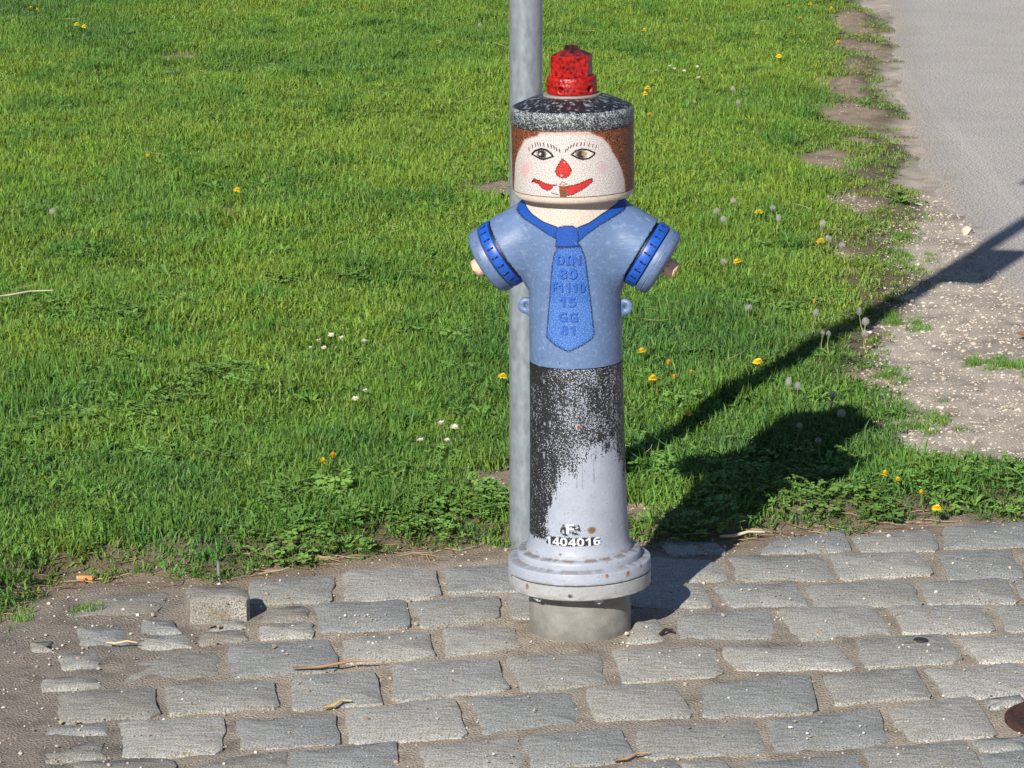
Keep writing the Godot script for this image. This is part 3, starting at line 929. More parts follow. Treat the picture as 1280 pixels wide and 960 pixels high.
var spot: MeshInstance3D
var SETTS := [
	[-0.688, -0.134, -0.597, -0.162, -0.603, -0.066, -0.713, -0.033],
	[-0.705, 0.016, -0.640, 0.021, -0.623, 0.110, -0.691, 0.100],
	[-0.618, -0.017, -0.577, -0.022, -0.559, 0.037, -0.610, 0.048],
	[-0.611, 0.063, -0.549, 0.053, -0.538, 0.105, -0.608, 0.123],
	[-0.516, -0.028, -0.477, -0.028, -0.472, 0.016, -0.521, 0.021],
	[-0.529, 0.042, -0.472, 0.032, -0.465, 0.074, -0.524, 0.095],
	[-0.716, 0.151, -0.663, 0.146, -0.652, 0.202, -0.700, 0.216],
	[-0.719, 0.270, -0.655, 0.251, -0.643, 0.299, -0.713, 0.318],
	[-0.759, 0.100, -0.732, 0.095, -0.725, 0.136, -0.751, 0.141],
	[-0.621, 0.141, -0.503, 0.131, -0.495, 0.226, -0.613, 0.285],
	[-0.689, 0.328, -0.571, 0.299, -0.557, 0.411, -0.669, 0.443],
	[-0.553, 0.290, -0.418, 0.267, -0.404, 0.374, -0.534, 0.402],
	[-0.688, 0.470, -0.618, 0.456, -0.611, 0.492, -0.685, 0.500],
	[-0.592, 0.438, -0.471, 0.425, -0.461, 0.557, -0.576, 0.582],
	[-0.641, 0.607, -0.522, 0.591, -0.511, 0.653, -0.633, 0.669],
	[-0.679, 0.578, -0.614, 0.527, -0.606, 0.586, -0.674, 0.616],
	[-0.483, 0.100, -0.355, 0.071, -0.334, 0.203, -0.465, 0.241],
	[-0.445, 0.438, -0.329, 0.419, -0.319, 0.528, -0.432, 0.547],
	[-0.490, 0.619, -0.382, 0.561, -0.375, 0.629, -0.483, 0.704],
	[-0.366, 0.565, -0.248, 0.524, -0.243, 0.629, -0.370, 0.638],
	[-0.209, 0.538, -0.095, 0.505, -0.082, 0.620, -0.201, 0.642],
	[-0.388, 0.251, -0.286, 0.219, -0.267, 0.354, -0.376, 0.384],
	[-0.306, 0.394, -0.176, 0.344, -0.161, 0.491, -0.295, 0.524],
	[-0.148, 0.334, -0.020, 0.311, -0.014, 0.439, -0.130, 0.477],
	[-0.252, 0.187, -0.120, 0.166, -0.107, 0.293, -0.249, 0.344],
	[-0.324, 0.077, -0.218, 0.037, -0.206, 0.144, -0.318, 0.176],
	[-0.188, 0.014, -0.096, 0.008, -0.087, 0.094, -0.184, 0.138],
	[-0.374, -0.104, -0.254, -0.129, -0.242, 0.003, -0.360, 0.031],
	[-0.234, -0.122, -0.121, -0.147, -0.116, -0.050, -0.219, 0.003],
	[-0.445, -0.086, -0.392, -0.096, -0.383, -0.033, -0.448, -0.015],
	[-0.450, 0.008, -0.380, -0.009, -0.374, 0.054, -0.440, 0.071],
	[-0.478, -0.228, -0.363, -0.254, -0.360, -0.129, -0.470, -0.110],
	[-0.342, -0.280, -0.214, -0.299, -0.204, -0.153, -0.333, -0.126],
	[-0.195, -0.299, -0.079, -0.323, -0.074, -0.190, -0.183, -0.178],
	[-0.096, -0.165, 0.026, -0.186, 0.028, -0.020, -0.090, -0.048],
	[-0.101, 0.155, 0.018, 0.141, 0.025, 0.267, -0.081, 0.300],
	[0.046, 0.129, 0.177, 0.111, 0.180, 0.239, 0.054, 0.267],
	[0.194, 0.117, 0.348, 0.104, 0.361, 0.204, 0.213, 0.216],
	[0.005, 0.300, 0.116, 0.278, 0.133, 0.413, 0.015, 0.429],
	[0.159, 0.289, 0.297, 0.241, 0.295, 0.392, 0.156, 0.413],
	[-0.079, 0.496, 0.036, 0.470, 0.053, 0.585, -0.067, 0.624],
	[0.065, 0.460, 0.209, 0.434, 0.219, 0.561, 0.072, 0.575],
	[0.041, 0.619, 0.105, 0.600, 0.114, 0.676, 0.038, 0.685],
	[0.117, 0.609, 0.167, 0.595, 0.172, 0.676, 0.114, 0.685],
	[0.196, 0.601, 0.333, 0.572, 0.328, 0.659, 0.194, 0.704],
	[0.080, -0.011, 0.109, -0.030, 0.116, 0.081, 0.061, 0.081],
	[0.137, -0.055, 0.269, -0.074, 0.271, 0.053, 0.141, 0.069],
	[0.077, -0.199, 0.177, -0.220, 0.187, -0.094, 0.076, -0.094],
	[0.115, -0.366, 0.207, -0.338, 0.218, -0.233, 0.109, -0.224],
	[0.134, -0.453, 0.217, -0.439, 0.225, -0.381, 0.145, -0.373],
	[0.202, -0.206, 0.318, -0.215, 0.324, -0.102, 0.216, -0.100],
	[0.235, -0.366, 0.364, -0.363, 0.374, -0.244, 0.240, -0.233],
	[0.304, -0.449, 0.412, -0.516, 0.413, -0.402, 0.285, -0.386],
	[0.431, -0.480, 0.549, -0.520, 0.547, -0.402, 0.437, -0.394],
	[0.580, -0.545, 0.720, -0.564, 0.701, -0.433, 0.567, -0.417],
	[0.387, -0.371, 0.513, -0.386, 0.525, -0.273, 0.393, -0.247],
	[0.553, -0.386, 0.656, -0.402, 0.658, -0.258, 0.554, -0.247],
	[0.339, -0.208, 0.484, -0.234, 0.489, -0.109, 0.345, -0.099],
	[0.504, -0.222, 0.624, -0.239, 0.631, -0.123, 0.507, -0.113],
	[0.641, -0.237, 0.729, -0.244, 0.732, -0.144, 0.644, -0.144],
	[0.285, -0.088, 0.416, -0.102, 0.431, 0.033, 0.303, 0.066],
	[0.446, -0.095, 0.569, -0.102, 0.577, 0.026, 0.455, 0.036],
	[0.599, -0.095, 0.688, -0.104, 0.692, 0.013, 0.597, 0.026],
	[0.382, 0.079, 0.501, 0.053, 0.512, 0.167, 0.385, 0.196],
	[0.527, 0.066, 0.639, 0.046, 0.640, 0.161, 0.541, 0.173],
	[0.327, 0.241, 0.443, 0.204, 0.451, 0.329, 0.329, 0.358],
	[0.467, 0.204, 0.590, 0.182, 0.593, 0.312, 0.477, 0.329],
	[0.527, 0.347, 0.573, 0.329, 0.570, 0.364, 0.524, 0.379],
	[0.394, 0.387, 0.506, 0.335, 0.513, 0.492, 0.409, 0.514],
	[0.236, 0.437, 0.375, 0.381, 0.371, 0.524, 0.240, 0.561],
	[0.350, 0.551, 0.472, 0.524, 0.483, 0.644, 0.348, 0.649],
	[0.486, 0.514, 0.552, 0.503, 0.546, 0.546, 0.491, 0.556],
	[0.491, 0.572, 0.558, 0.551, 0.552, 0.644, 0.488, 0.654],
]

# ---------------------------------------------------------------- ground
func spread(stops: Array) -> PackedFloat32Array:
	var out := PackedFloat32Array([stops[0][0]])
	for i in stops.size() - 1:
		var a: float = stops[i][0]
		var b: float = stops[i + 1][0]
		var n := maxi(1, int(round((b - a) / stops[i][1])))
		for k in n:
			out.append(a + (b - a) * (k + 1) / n)
	return out

func build_ground() -> Node3D:
	var xs := spread([[-90, 20], [-10, 1.0], [-3.0, 0.07], [-1.15, 0.0175], [1.5, 0.07], [3.0, 1.0], [10, 20], [90, 1]])
	var zs := spread([[-140, 25], [-15, 1.0], [-9.5, 0.045], [-1.3, 0.0175], [1.2, 0.1], [3.0, 1.0], [8, 20], [60, 1]])
	var V := PackedVector3Array()
	var C := PackedColorArray()
	var I := PackedInt32Array()
	var soil := Color(0.20, 0.158, 0.10)
	var turf := Color(0.085, 0.12, 0.035)
	var sand := Color(0.48, 0.405, 0.32)
	var dirt := Color(0.31, 0.27, 0.225)
	var worn := Color(0.46, 0.36, 0.265)
	var gravel := Color(0.66, 0.575, 0.475)
	for z in zs:
		for x in xs:
			var h := height(x, z)
			var path_in := x - along(ASPH, z)
			if path_in > 0.1 and z < -1.3:
				h -= 0.02
			V.append(Vector3(x, h, z))
			var d := lawn_depth(x, z)
			var nn := n_mid.get_noise_2d(x * 9.0, z * 9.0)
			var c := sand.lerp(dirt, clampf(0.25 + 0.6 * n_mid.get_noise_2d(x * 5.0, z * 5.0), 0.0, 0.5))
			c = c.lerp(dirt, smoothstep(-0.42, -0.66, x + 0.08 * nn))
			c = c.lerp(dirt.lerp(Color(0.34, 0.24, 0.15), 0.5), smoothstep(-0.12, -0.02, d))
			var wild := smoothstep(0.45, 0.60, x) * smoothstep(-0.75, -0.95, z)
			c = c.lerp(gravel.lerp(dirt, clampf(0.25 + 0.7 * nn, 0.0, 0.6)), wild)
			var l := smoothstep(-0.015, 0.04, d)
			c = c.lerp(soil.lerp(turf, smoothstep(0.1, 0.5, d)), l)
			c = c.lerp(worn, bare(x, z) * 0.75)
			c *= 1.0 + 0.16 * n_fine.get_noise_2d(x * 900.0, z * 500.0)
			C.append(c)
	var w := xs.size()
	for j in zs.size() - 1:
		for i in w - 1:
			var a := j * w + i
			I.append_array([a, a + 1, a + w, a + 1, a + w + 1, a + w])
	var N := PackedVector3Array()
	N.resize(V.size())
	for j in zs.size():
		for i in w:
			var l := V[j * w + maxi(i - 1, 0)]
			var r := V[j * w + mini(i + 1, w - 1)]
			var u := V[maxi(j - 1, 0) * w + i]
			var dn := V[mini(j + 1, zs.size() - 1) * w + i]
			N[j * w + i] = (dn - u).cross(r - l).normalized()
	var m := mat(Color.WHITE, 0.95)
	m.vertex_color_use_as_albedo = true
	m.albedo_texture = noise_tex(1024, noise(71, 0.11, 4), ramp([[0.0, grey(0.50)], [0.28, grey(0.80)], [0.45, grey(0.94)], [0.6, grey(1.0)], [1.0, Color(1, 1, 1)]]))
	tri(m, Vector3(2.6, 2.6, 2.6))
	m.heightmap_enabled = true
	m.heightmap_texture = noise_tex(512, noise(72, 0.16, 5))
	m.heightmap_scale = 0.3
	detail(m, noise_tex(512, noise(73, 0.02, 4), ramp([[0.0, grey(0.72)], [0.5, grey(0.95)], [1.0, Color(1, 1, 1)]])), Vector3(1.1, 1.1, 1.1))
	var o := mesh_of("ground", arrays(V, N, PackedVector2Array(), I, C), m)
	o.set_meta("kind", "structure")
	o.set_meta("label", "sandy soil and worn earth under the lawn and between the stones")
	return o

func build_path() -> void:
	var zs := spread([[-60, 4.0], [-12, 0.3], [-8.5, 0.06], [-1.3, 1]])
	var V := PackedVector3Array()
	var N := PackedVector3Array()
	var C := PackedColorArray()
	var I := PackedInt32Array()
	var ts := [0.0, 0.012, 0.035, 0.08, 0.14, 0.22, 0.35, 0.5, 0.7, 1.0, 1.5, 2.5, 4.0, 6.0, 9.0]
	var grey_path := Color(0.64, 0.60, 0.56)
	var dusty := Color(0.62, 0.54, 0.45)
	for z in zs:
		var edge := along(ASPH, z) + 0.022 * n_mid.get_noise_2d(z * 7.0, 3.0) + 0.012 * n_mid.get_noise_2d(z * 60.0, 9.0)
		for k in ts.size():
			var x: float = edge + ts[k]
			var y := 0.005 + 0.0008 * n_mid.get_noise_2d(x * 3.0, z * 3.0)
			y = [-0.016, 0.000, y - 0.001][k] if k < 3 else y
			V.append(Vector3(x, y, z))
			N.append(Vector3(-0.4, 1, 0).normalized() if k < 2 else Vector3.UP)
			var near := smoothstep(-2.9, -2.1, z)
			var dust := (1.0 - smoothstep(0.02, 0.10 + 0.10 * near, ts[k] + 0.05 * n_mid.get_noise_2d(x * 22.0, z * 12.0)))
			var c := grey_path * (1.0 + 0.06 * n_mid.get_noise_2d(x * 5.0, z * 2.0))
			c = c.lerp(Color(0.40, 0.38, 0.36), 0.35 * (1.0 - smoothstep(0.05, 0.16, ts[k])) * (1.0 - near))
			C.append(c.lerp(dusty, dust * 0.75))
	var w := ts.size()
	for j in zs.size() - 1:
		for i in w - 1:
			var a := j * w + i
			I.append_array([a, a + 1, a + w, a + 1, a + w + 1, a + w])
	var m := mat(Color.WHITE, 0.9)
	m.vertex_color_use_as_albedo = true
	m.albedo_texture = noise_tex(1024, noise(81, 0.10, 4), ramp([[0.0, grey(0.36)], [0.30, grey(0.60)], [0.42, grey(0.84)], [0.52, grey(0.94)], [0.62, grey(1.0)], [1.0, Color(1, 1, 1)]]))
	tri(m, Vector3(1.4, 1.4, 1.4))
	m.heightmap_enabled = true
	m.heightmap_texture = noise_tex(1024, noise(82, 0.2, 3))
	m.heightmap_scale = 0.2
	detail(m, noise_tex(512, noise(83, 0.012, 4), ramp([[0.0, grey(0.94)], [0.5, grey(0.98)], [1.0, Color(1, 1, 1)]])), Vector3(0.6, 0.6, 0.6))
	var o := mesh_of("path", arrays(V, N, PackedVector2Array(), I, C), m)
	o.set_meta("kind", "structure")
	o.set_meta("label", "pale grey asphalt path with a ragged dusty edge")

# ---------------------------------------------------------------- plants
func blade(st: SurfaceTool, base: Vector3, dir: float, len_: float, width: float, lean: float, c: Color) -> void:
	var out := Vector3(cos(dir), 0, sin(dir))
	var side := Vector3(-sin(dir), 0, cos(dir))
	var turn := rng.randf_range(-0.9, 0.9)
	side = side.rotated(Vector3.UP, turn)
	var p0 := base
	var p1 := base + out * len_ * lean * 0.30 + Vector3(0, len_ * 0.52, 0)
	var p2 := base + out * len_ * lean * 0.95 + Vector3(0, len_ * (0.96 - 0.45 * lean), 0)
	var w := side * width * 0.5
	st.set_color(c)
	for v in [p0 - w, p1 - w * 0.9, p0 + w, p0 + w, p1 - w * 0.9, p1 + w * 0.9, p1 - w * 0.9, p2, p1 + w * 0.9]:
		st.add_vertex(v)

func tuft(count: int, radius: float, hmin: float, hmax: float, straw: float) -> ArrayMesh:
	var st := SurfaceTool.new()
	st.begin(Mesh.PRIMITIVE_TRIANGLES)
	st.set_smooth_group(-1)
	for k in count:
		var a := rng.randf() * TAU
		var r := sqrt(rng.randf()) * radius
		var base := Vector3(cos(a) * r, -0.006, sin(a) * r)
		var t := rng.randf_range(0.72, 1.25)
		var c := Color(t * rng.randf_range(0.85, 1.2), t, t * rng.randf_range(0.7, 1.2))
		if rng.randf() < straw:
			c = Color(2.9, 1.35, 2.6) * rng.randf_range(0.6, 1.1)
		blade(st, base, rng.randf() * TAU, rng.randf_range(hmin, hmax), rng.randf_range(0.0015, 0.0030), rng.randf_range(0.1, 1.0), c)
	st.generate_normals()
	return st.commit()

func clover(count: int, radius: float) -> ArrayMesh:
	var st := SurfaceTool.new()
	st.begin(Mesh.PRIMITIVE_TRIANGLES)
	st.set_smooth_group(-1)
	for k in count:
		var a := rng.randf() * TAU
		var r := sqrt(rng.randf()) * radius
		var top := Vector3(cos(a) * r, rng.randf_range(0.012, 0.034), sin(a) * r)
		var t := rng.randf_range(0.75, 1.25)
		st.set_color(Color(t * rng.randf_range(0.9, 1.25), t, t))
		var spin := rng.randf() * TAU
		var tilt := Vector3(rng.randf_range(-0.45, 0.45), 1, rng.randf_range(-0.45, 0.45)).normalized()
		var u := tilt.cross(Vector3(cos(spin), 0.1, sin(spin))).normalized()
		var w := tilt.cross(u)
		for leaf in 3:
			var b := TAU * leaf / 3.0
			var d := u * cos(b) + w * sin(b)
			var e := tilt.cross(d)
			var s := rng.randf_range(0.0050, 0.0085)
			var pts := [top, top + d * s * 0.6 + e * s * 0.5 + tilt * s * 0.15, top + d * s * 1.15 + e * s * 0.28, top + d * s * 1.15 - e * s * 0.28, top + d * s * 0.6 - e * s * 0.5 + tilt * s * 0.15]
			for n in [0, 1, 2, 0, 2, 3, 0, 3, 4]:
				st.add_vertex(pts[n])
		for v in [top, Vector3(top.x * 0.8, -0.005, top.z * 0.8), top + Vector3(0.0008, 0, 0)]:
			st.add_vertex(v)
	st.generate_normals()
	return st.commit()

func rosette(leaves: int) -> ArrayMesh:
	var st := SurfaceTool.new()
	st.begin(Mesh.PRIMITIVE_TRIANGLES)
	st.set_smooth_group(-1)
	for k in leaves:
		var a := TAU * k / leaves + rng.randf_range(-0.3, 0.3)
		var out := Vector3(cos(a), 0, sin(a))
		var side := Vector3(-sin(a), 0, cos(a))
		var len_ := rng.randf_range(0.022, 0.045)
		var up := rng.randf_range(0.3, 0.9)
		var t := rng.randf_range(0.8, 1.25)
		st.set_color(Color(t * rng.randf_range(0.9, 1.2), t, t * 0.9))
		var prev := []
		for s in 6:
			var f := s / 5.0
			var wdt: float = len_ * [0.03, 0.07, 0.13, 0.12, 0.17, 0.01][s] * rng.randf_range(0.8, 1.2)
			var p := out * len_ * f + Vector3(0, 0.004 + len_ * up * sin(f * 2.0) * 0.55, 0)
			var row := [p - side * wdt + Vector3(0, wdt * 0.3, 0), p, p + side * wdt + Vector3(0, wdt * 0.3, 0)]
			if prev:
				for q in 2:
					for v in [prev[q], row[q], prev[q + 1], prev[q + 1], row[q], row[q + 1]]:
						st.add_vertex(v)
			prev = row
	st.generate_normals()
	return st.commit()

func leaf_mat() -> StandardMaterial3D:
	var m := mat(Color.WHITE, 0.55)
	m.vertex_color_use_as_albedo = true
	m.backlight_enabled = true
	m.backlight = grey(0.45)
	m.metallic_specular = 0.35
	return m

func scatter(called: String, mesh: Mesh, m: Material, rows: PackedFloat32Array, label: String) -> void:
	var mm := MultiMesh.new()
	mm.transform_format = MultiMesh.TRANSFORM_3D
	mm.use_colors = true
	mm.mesh = mesh
	mm.instance_count = rows.size() / 16
	mm.buffer = rows
	var o := MultiMeshInstance3D.new()
	o.multimesh = mm
	o.material_override = m
	put(o, called)
	o.set_meta("kind", "stuff")
	o.set_meta("label", label)

func row_of(at: Vector3, turn: float, s: float, sy: float, c: Color, tilt := Vector2.ZERO) -> Array:
	var b := Basis(Vector3(1, 0, 0), tilt.x) * Basis(Vector3(0, 0, 1), tilt.y) * Basis(Vector3.UP, turn)
	b = b * Basis.from_scale(Vector3(s, sy, s))
	return [b.x.x, b.y.x, b.z.x, at.x, b.x.y, b.y.y, b.z.y, at.y, b.x.z, b.y.z, b.z.z, at.z, c.r, c.g, c.b, 1.0]

func near_view(x: float, z: float, extra: float) -> bool:
	var dist := 4.757 - z
	return absf(x + 0.096) < dist * 0.1455 + extra

func clover_share(x: float, z: float) -> float:
	var c := 0.0
	if z > -1.6 and x < 0.1:
		c = smoothstep(-0.95, -0.55, z) * smoothstep(-0.62, -0.40, x) * 0.34
	if x > 0.15 and z > -1.0:
		c = maxf(c, smoothstep(-1.0, -0.75, z) * 0.3)
	c = maxf(c, 0.22 * smoothstep(0.15, 0.5, n_mid.get_noise_2d(x * 5.0 + 40.0, z * 5.0)) * smoothstep(-3.4, -1.2, z))
	return c

func grass_color(x: float, z: float) -> Color:
	var a := n_low.get_noise_2d(x * 5.0, z * 3.0)
	var b := n_mid.get_noise_2d(x * 7.0 + 20.0, z * 4.0 + 9.0)
	var c := Color(0.134, 0.262, 0.044)
	var yellow := Color(0.188, 0.315, 0.046)
	var dark := Color(0.088, 0.200, 0.048)
	var t := 0.5 + 0.9 * a + 0.45 * b
	t += 0.30 * smoothstep(-1.6, -4.0, z) - 0.20 * smoothstep(-1.6, -0.5, z) * smoothstep(0.0, -0.5, x) - 0.10 * smoothstep(0.1, 0.5, x)
	t += 0.35 * exp(-pow((x + 0.35) / 0.4, 2.0) - pow((z + 2.3) / 1.1, 2.0))
	c = dark.lerp(c, clampf(t * 2.0, 0.0, 1.0)).lerp(yellow, clampf(t * 1.6 - 0.7, 0.0, 1.0))
	var wear := smoothstep(0.30, 0.0, along(RIGHT, z) - x) * smoothstep(-1.5, -3.5, z)
	return c.lerp(Color(0.19, 0.25, 0.07), 0.5 * wear)

func build_plants() -> void:
	var lm := leaf_mat()
	var kinds := []
	for k in 4:
		kinds.append([tuft(58, 0.036, 0.019, 0.041, 0.03), PackedFloat32Array()])
	for k in 2:
		kinds.append([tuft(34, 0.032, 0.014, 0.030, 0.09), PackedFloat32Array()])
	var tall := [tuft(34, 0.022, 0.035, 0.068, 0.0), PackedFloat32Array()]
	var clov := [[clover(20, 0.03), PackedFloat32Array()], [clover(24, 0.032), PackedFloat32Array()], [clover(16, 0.028), PackedFloat32Array()]]
	var rose := [[rosette(7), PackedFloat32Array()], [rosette(9), PackedFloat32Array()], [rosette(6), PackedFloat32Array()]]
	# close cover where the photograph looks, and a looser one round about
	var z := 0.3
	while z > -26.0:
		var far_ := clampf((-z - 1.0) / 8.0, 0.0, 1.0)
		var step := lerpf(0.0285, 0.036, far_) if z > -8.9 else (0.1 if z > -13.0 else 0.17)
		var x := -0.096 - (4.757 - z) * 0.1455 - 1.6 - (0.0 if z > -8.9 else 3.0)
		var x_end := 9.0
		while x < x_end:
			var close := near_view(x, z, 0.35) and z > -8.9
			var px := x + rng.randf_range(-0.5, 0.5) * step
			var pz := z + rng.randf_range(-0.5, 0.5) * step
			x += step if close else (0.075 if z > -13.0 else 0.15)
			if x > 1.8 and z < -0.95 and z > -10.0:
				break
			if x > 3.0:
				break
			if not close and rng.randf() > (step / 0.075 if z > -8.9 else 1.0):
				continue
			var d := lawn_depth(px, pz)
			if d < 0.0 or rng.randf() > smoothstep(-0.02, 0.035, d) * 0.97 + 0.03:
				continue
			var b := bare(px, pz)
			if rng.randf() < b * 1.0:
				continue
			if Vector2(px, pz).length() < 0.11 or Vector2(px + 0.075, pz + 0.45).length() < 0.035:
				continue
			var edge := 1.0 - smoothstep(0.0, 0.2, d)
			var worn_side := smoothstep(0.28, 0.0, along(RIGHT, pz) - px) * smoothstep(-1.2, -2.5, pz)
			if rng.randf() < worn_side * 0.45:
				continue
			var c := grass_color(px, pz)
			var tone := rng.randf_range(0.78, 1.22)
			c = Color(c.r * tone * rng.randf_range(0.85, 1.2), c.g * tone, c.b * tone * rng.randf_range(0.8, 1.3))
			var hgt := (0.92 + 0.7 * n_mid.get_noise_2d(px * 11.0 + 5.0, pz * 8.0) + 0.3 * n_low.get_noise_2d(px * 8.0, pz * 8.0)) * (1.0 - 0.45 * edge) * (1.0 - 0.3 * worn_side)
			hgt = clampf(hgt, 0.42, 1.5)
			var at := Vector3(px, height(px, pz), pz)
			var cs := clover_share(px, pz)
			if close and rng.randf() < cs:
				var q: Array = clov[rng.randi_range(0, 2)]
				var cc := Color(0.165, 0.315, 0.065) * rng.randf_range(0.75, 1.25)
				q[1].append_array(row_of(at, rng.randf() * TAU, rng.randf_range(0.75, 1.15), rng.randf_range(0.5, 0.95), cc, Vector2(rng.randf_range(-0.15, 0.15), rng.randf_range(-0.15, 0.15))))
				if rng.randf() < 0.45:
					continue
				hgt *= 0.8
			var kind: Array = kinds[rng.randi_range(0, 3)] if rng.randf() > 0.2 + 0.5 * edge + 0.4 * worn_side else kinds[rng.randi_range(4, 5)]
			var s := rng.randf_range(0.9, 1.25) * (1.0 if close else (2.0 if z > -13.0 else 4.0))
			kind[1].append_array(row_of(at, rng.randf() * TAU, s, hgt * (1.0 if close else 1.2), c, Vector2(rng.randf_range(-0.2, 0.2), rng.randf_range(-0.2, 0.2))))
			var clump := n_mid.get_noise_2d(px * 9.0 - 33.0, pz * 6.0 + 12.0)
			if close and clump > 0.42 and rng.randf() < 0.5 and edge < 0.8 and worn_side < 0.4:
				tall[1].append_array(row_of(at, rng.randf() * TAU, rng.randf_range(0.8, 1.2), rng.randf_range(0.6, 1.0), Color(0.095, 0.225, 0.045) * rng.randf_range(0.8, 1.2), Vector2(rng.randf_range(-0.3, 0.3), rng.randf_range(-0.3, 0.3))))
			if close and rng.randf() < 0.006 + 0.04 * smoothstep(0.15, 0.35, px) * smoothstep(-3.0, -1.0, pz) + 0.012 * smoothstep(-2.0, -0.6, pz):
				var q: Array = rose[rng.randi_range(0, 2)]
				q[1].append_array(row_of(at, rng.randf() * TAU, rng.randf_range(0.6, 1.05), rng.randf_range(0.6, 1.1), Color(0.15, 0.29, 0.06) * rng.randf_range(0.8, 1.2)))
		z -= step
	# single tufts growing away from the lawn: x, z, half size
	for t in [[-0.70, -0.08, 0.012], [-0.80, -0.02, 0.04], [0.83, -1.72, 0.05], [0.88, -1.70, 0.04], [0.80, -1.74, 0.03], [0.70, -2.10, 0.035], [0.74, -2.75, 0.05], [0.79, -2.85, 0.03], [0.66, -2.15, 0.04], [0.63, -1.30, 0.05], [0.60, -1.22, 0.05], [0.655, -1.28, 0.03], [0.60, -1.62, 0.03], [-0.04, -0.50, 0.03], [-0.11, -0.47, 0.025], [0.80, -3.1, 0.03]]:
		for k in int(2 + t[2] * 170):
			var p: Vector2 = Vector2(t[0], t[1]) + Vector2(rng.randfn(), rng.randfn() * 1.4) * t[2] * 0.7
			var at := Vector3(p.x, height(p.x, p.y), p.y)
			kinds[rng.randi_range(0, 5)][1].append_array(row_of(at, rng.randf() * TAU, rng.randf_range(0.35, 0.75), rng.randf_range(0.4, 0.8), Color(0.14, 0.275, 0.05) * rng.randf_range(0.75, 1.2), Vector2(rng.randf_range(-0.3, 0.3), rng.randf_range(-0.3, 0.3))))
	var i := 0
	for k in kinds:
		scatter("grass", k[0], lm, k[1], ["short green mown grass covering the lawn", "thin worn grass with straw coloured blades"][0 if i < 4 else 1])
		i += 1
	scatter("grass", tall[0], lm, tall[1], "longer dark green clumps standing up in the lawn")
	for k in clov:
		scatter("clover", k[0], lm, k[1], "low round leaved clover mixed into the grass by the setts")
	for k in rose:
		scatter("broad_leaved_weeds", k[0], lm, k[1], "toothed leaf rosettes lying in the grass")

func pebble(seed_: int) -> ArrayMesh:
	var s := SphereMesh.new()
	s.radius = 0.5
	s.height = 1.0
	s.radial_segments = 7
	s.rings = 3
	var a := s.get_mesh_arrays()
	var V: PackedVector3Array = a[Mesh.ARRAY_VERTEX]
	var n := noise(seed_, 0.9)
	var st := SurfaceTool.new()
	st.begin(Mesh.PRIMITIVE_TRIANGLES)
	st.set_smooth_group(-1)
	for k in a[Mesh.ARRAY_INDEX]:
		var v := V[k]
		st.add_vertex(v * (1.0 + 0.45 * n.get_noise_3d(v.x * 1.6, v.y * 1.6, v.z * 1.6)))
	st.generate_normals()
	return st.commit()

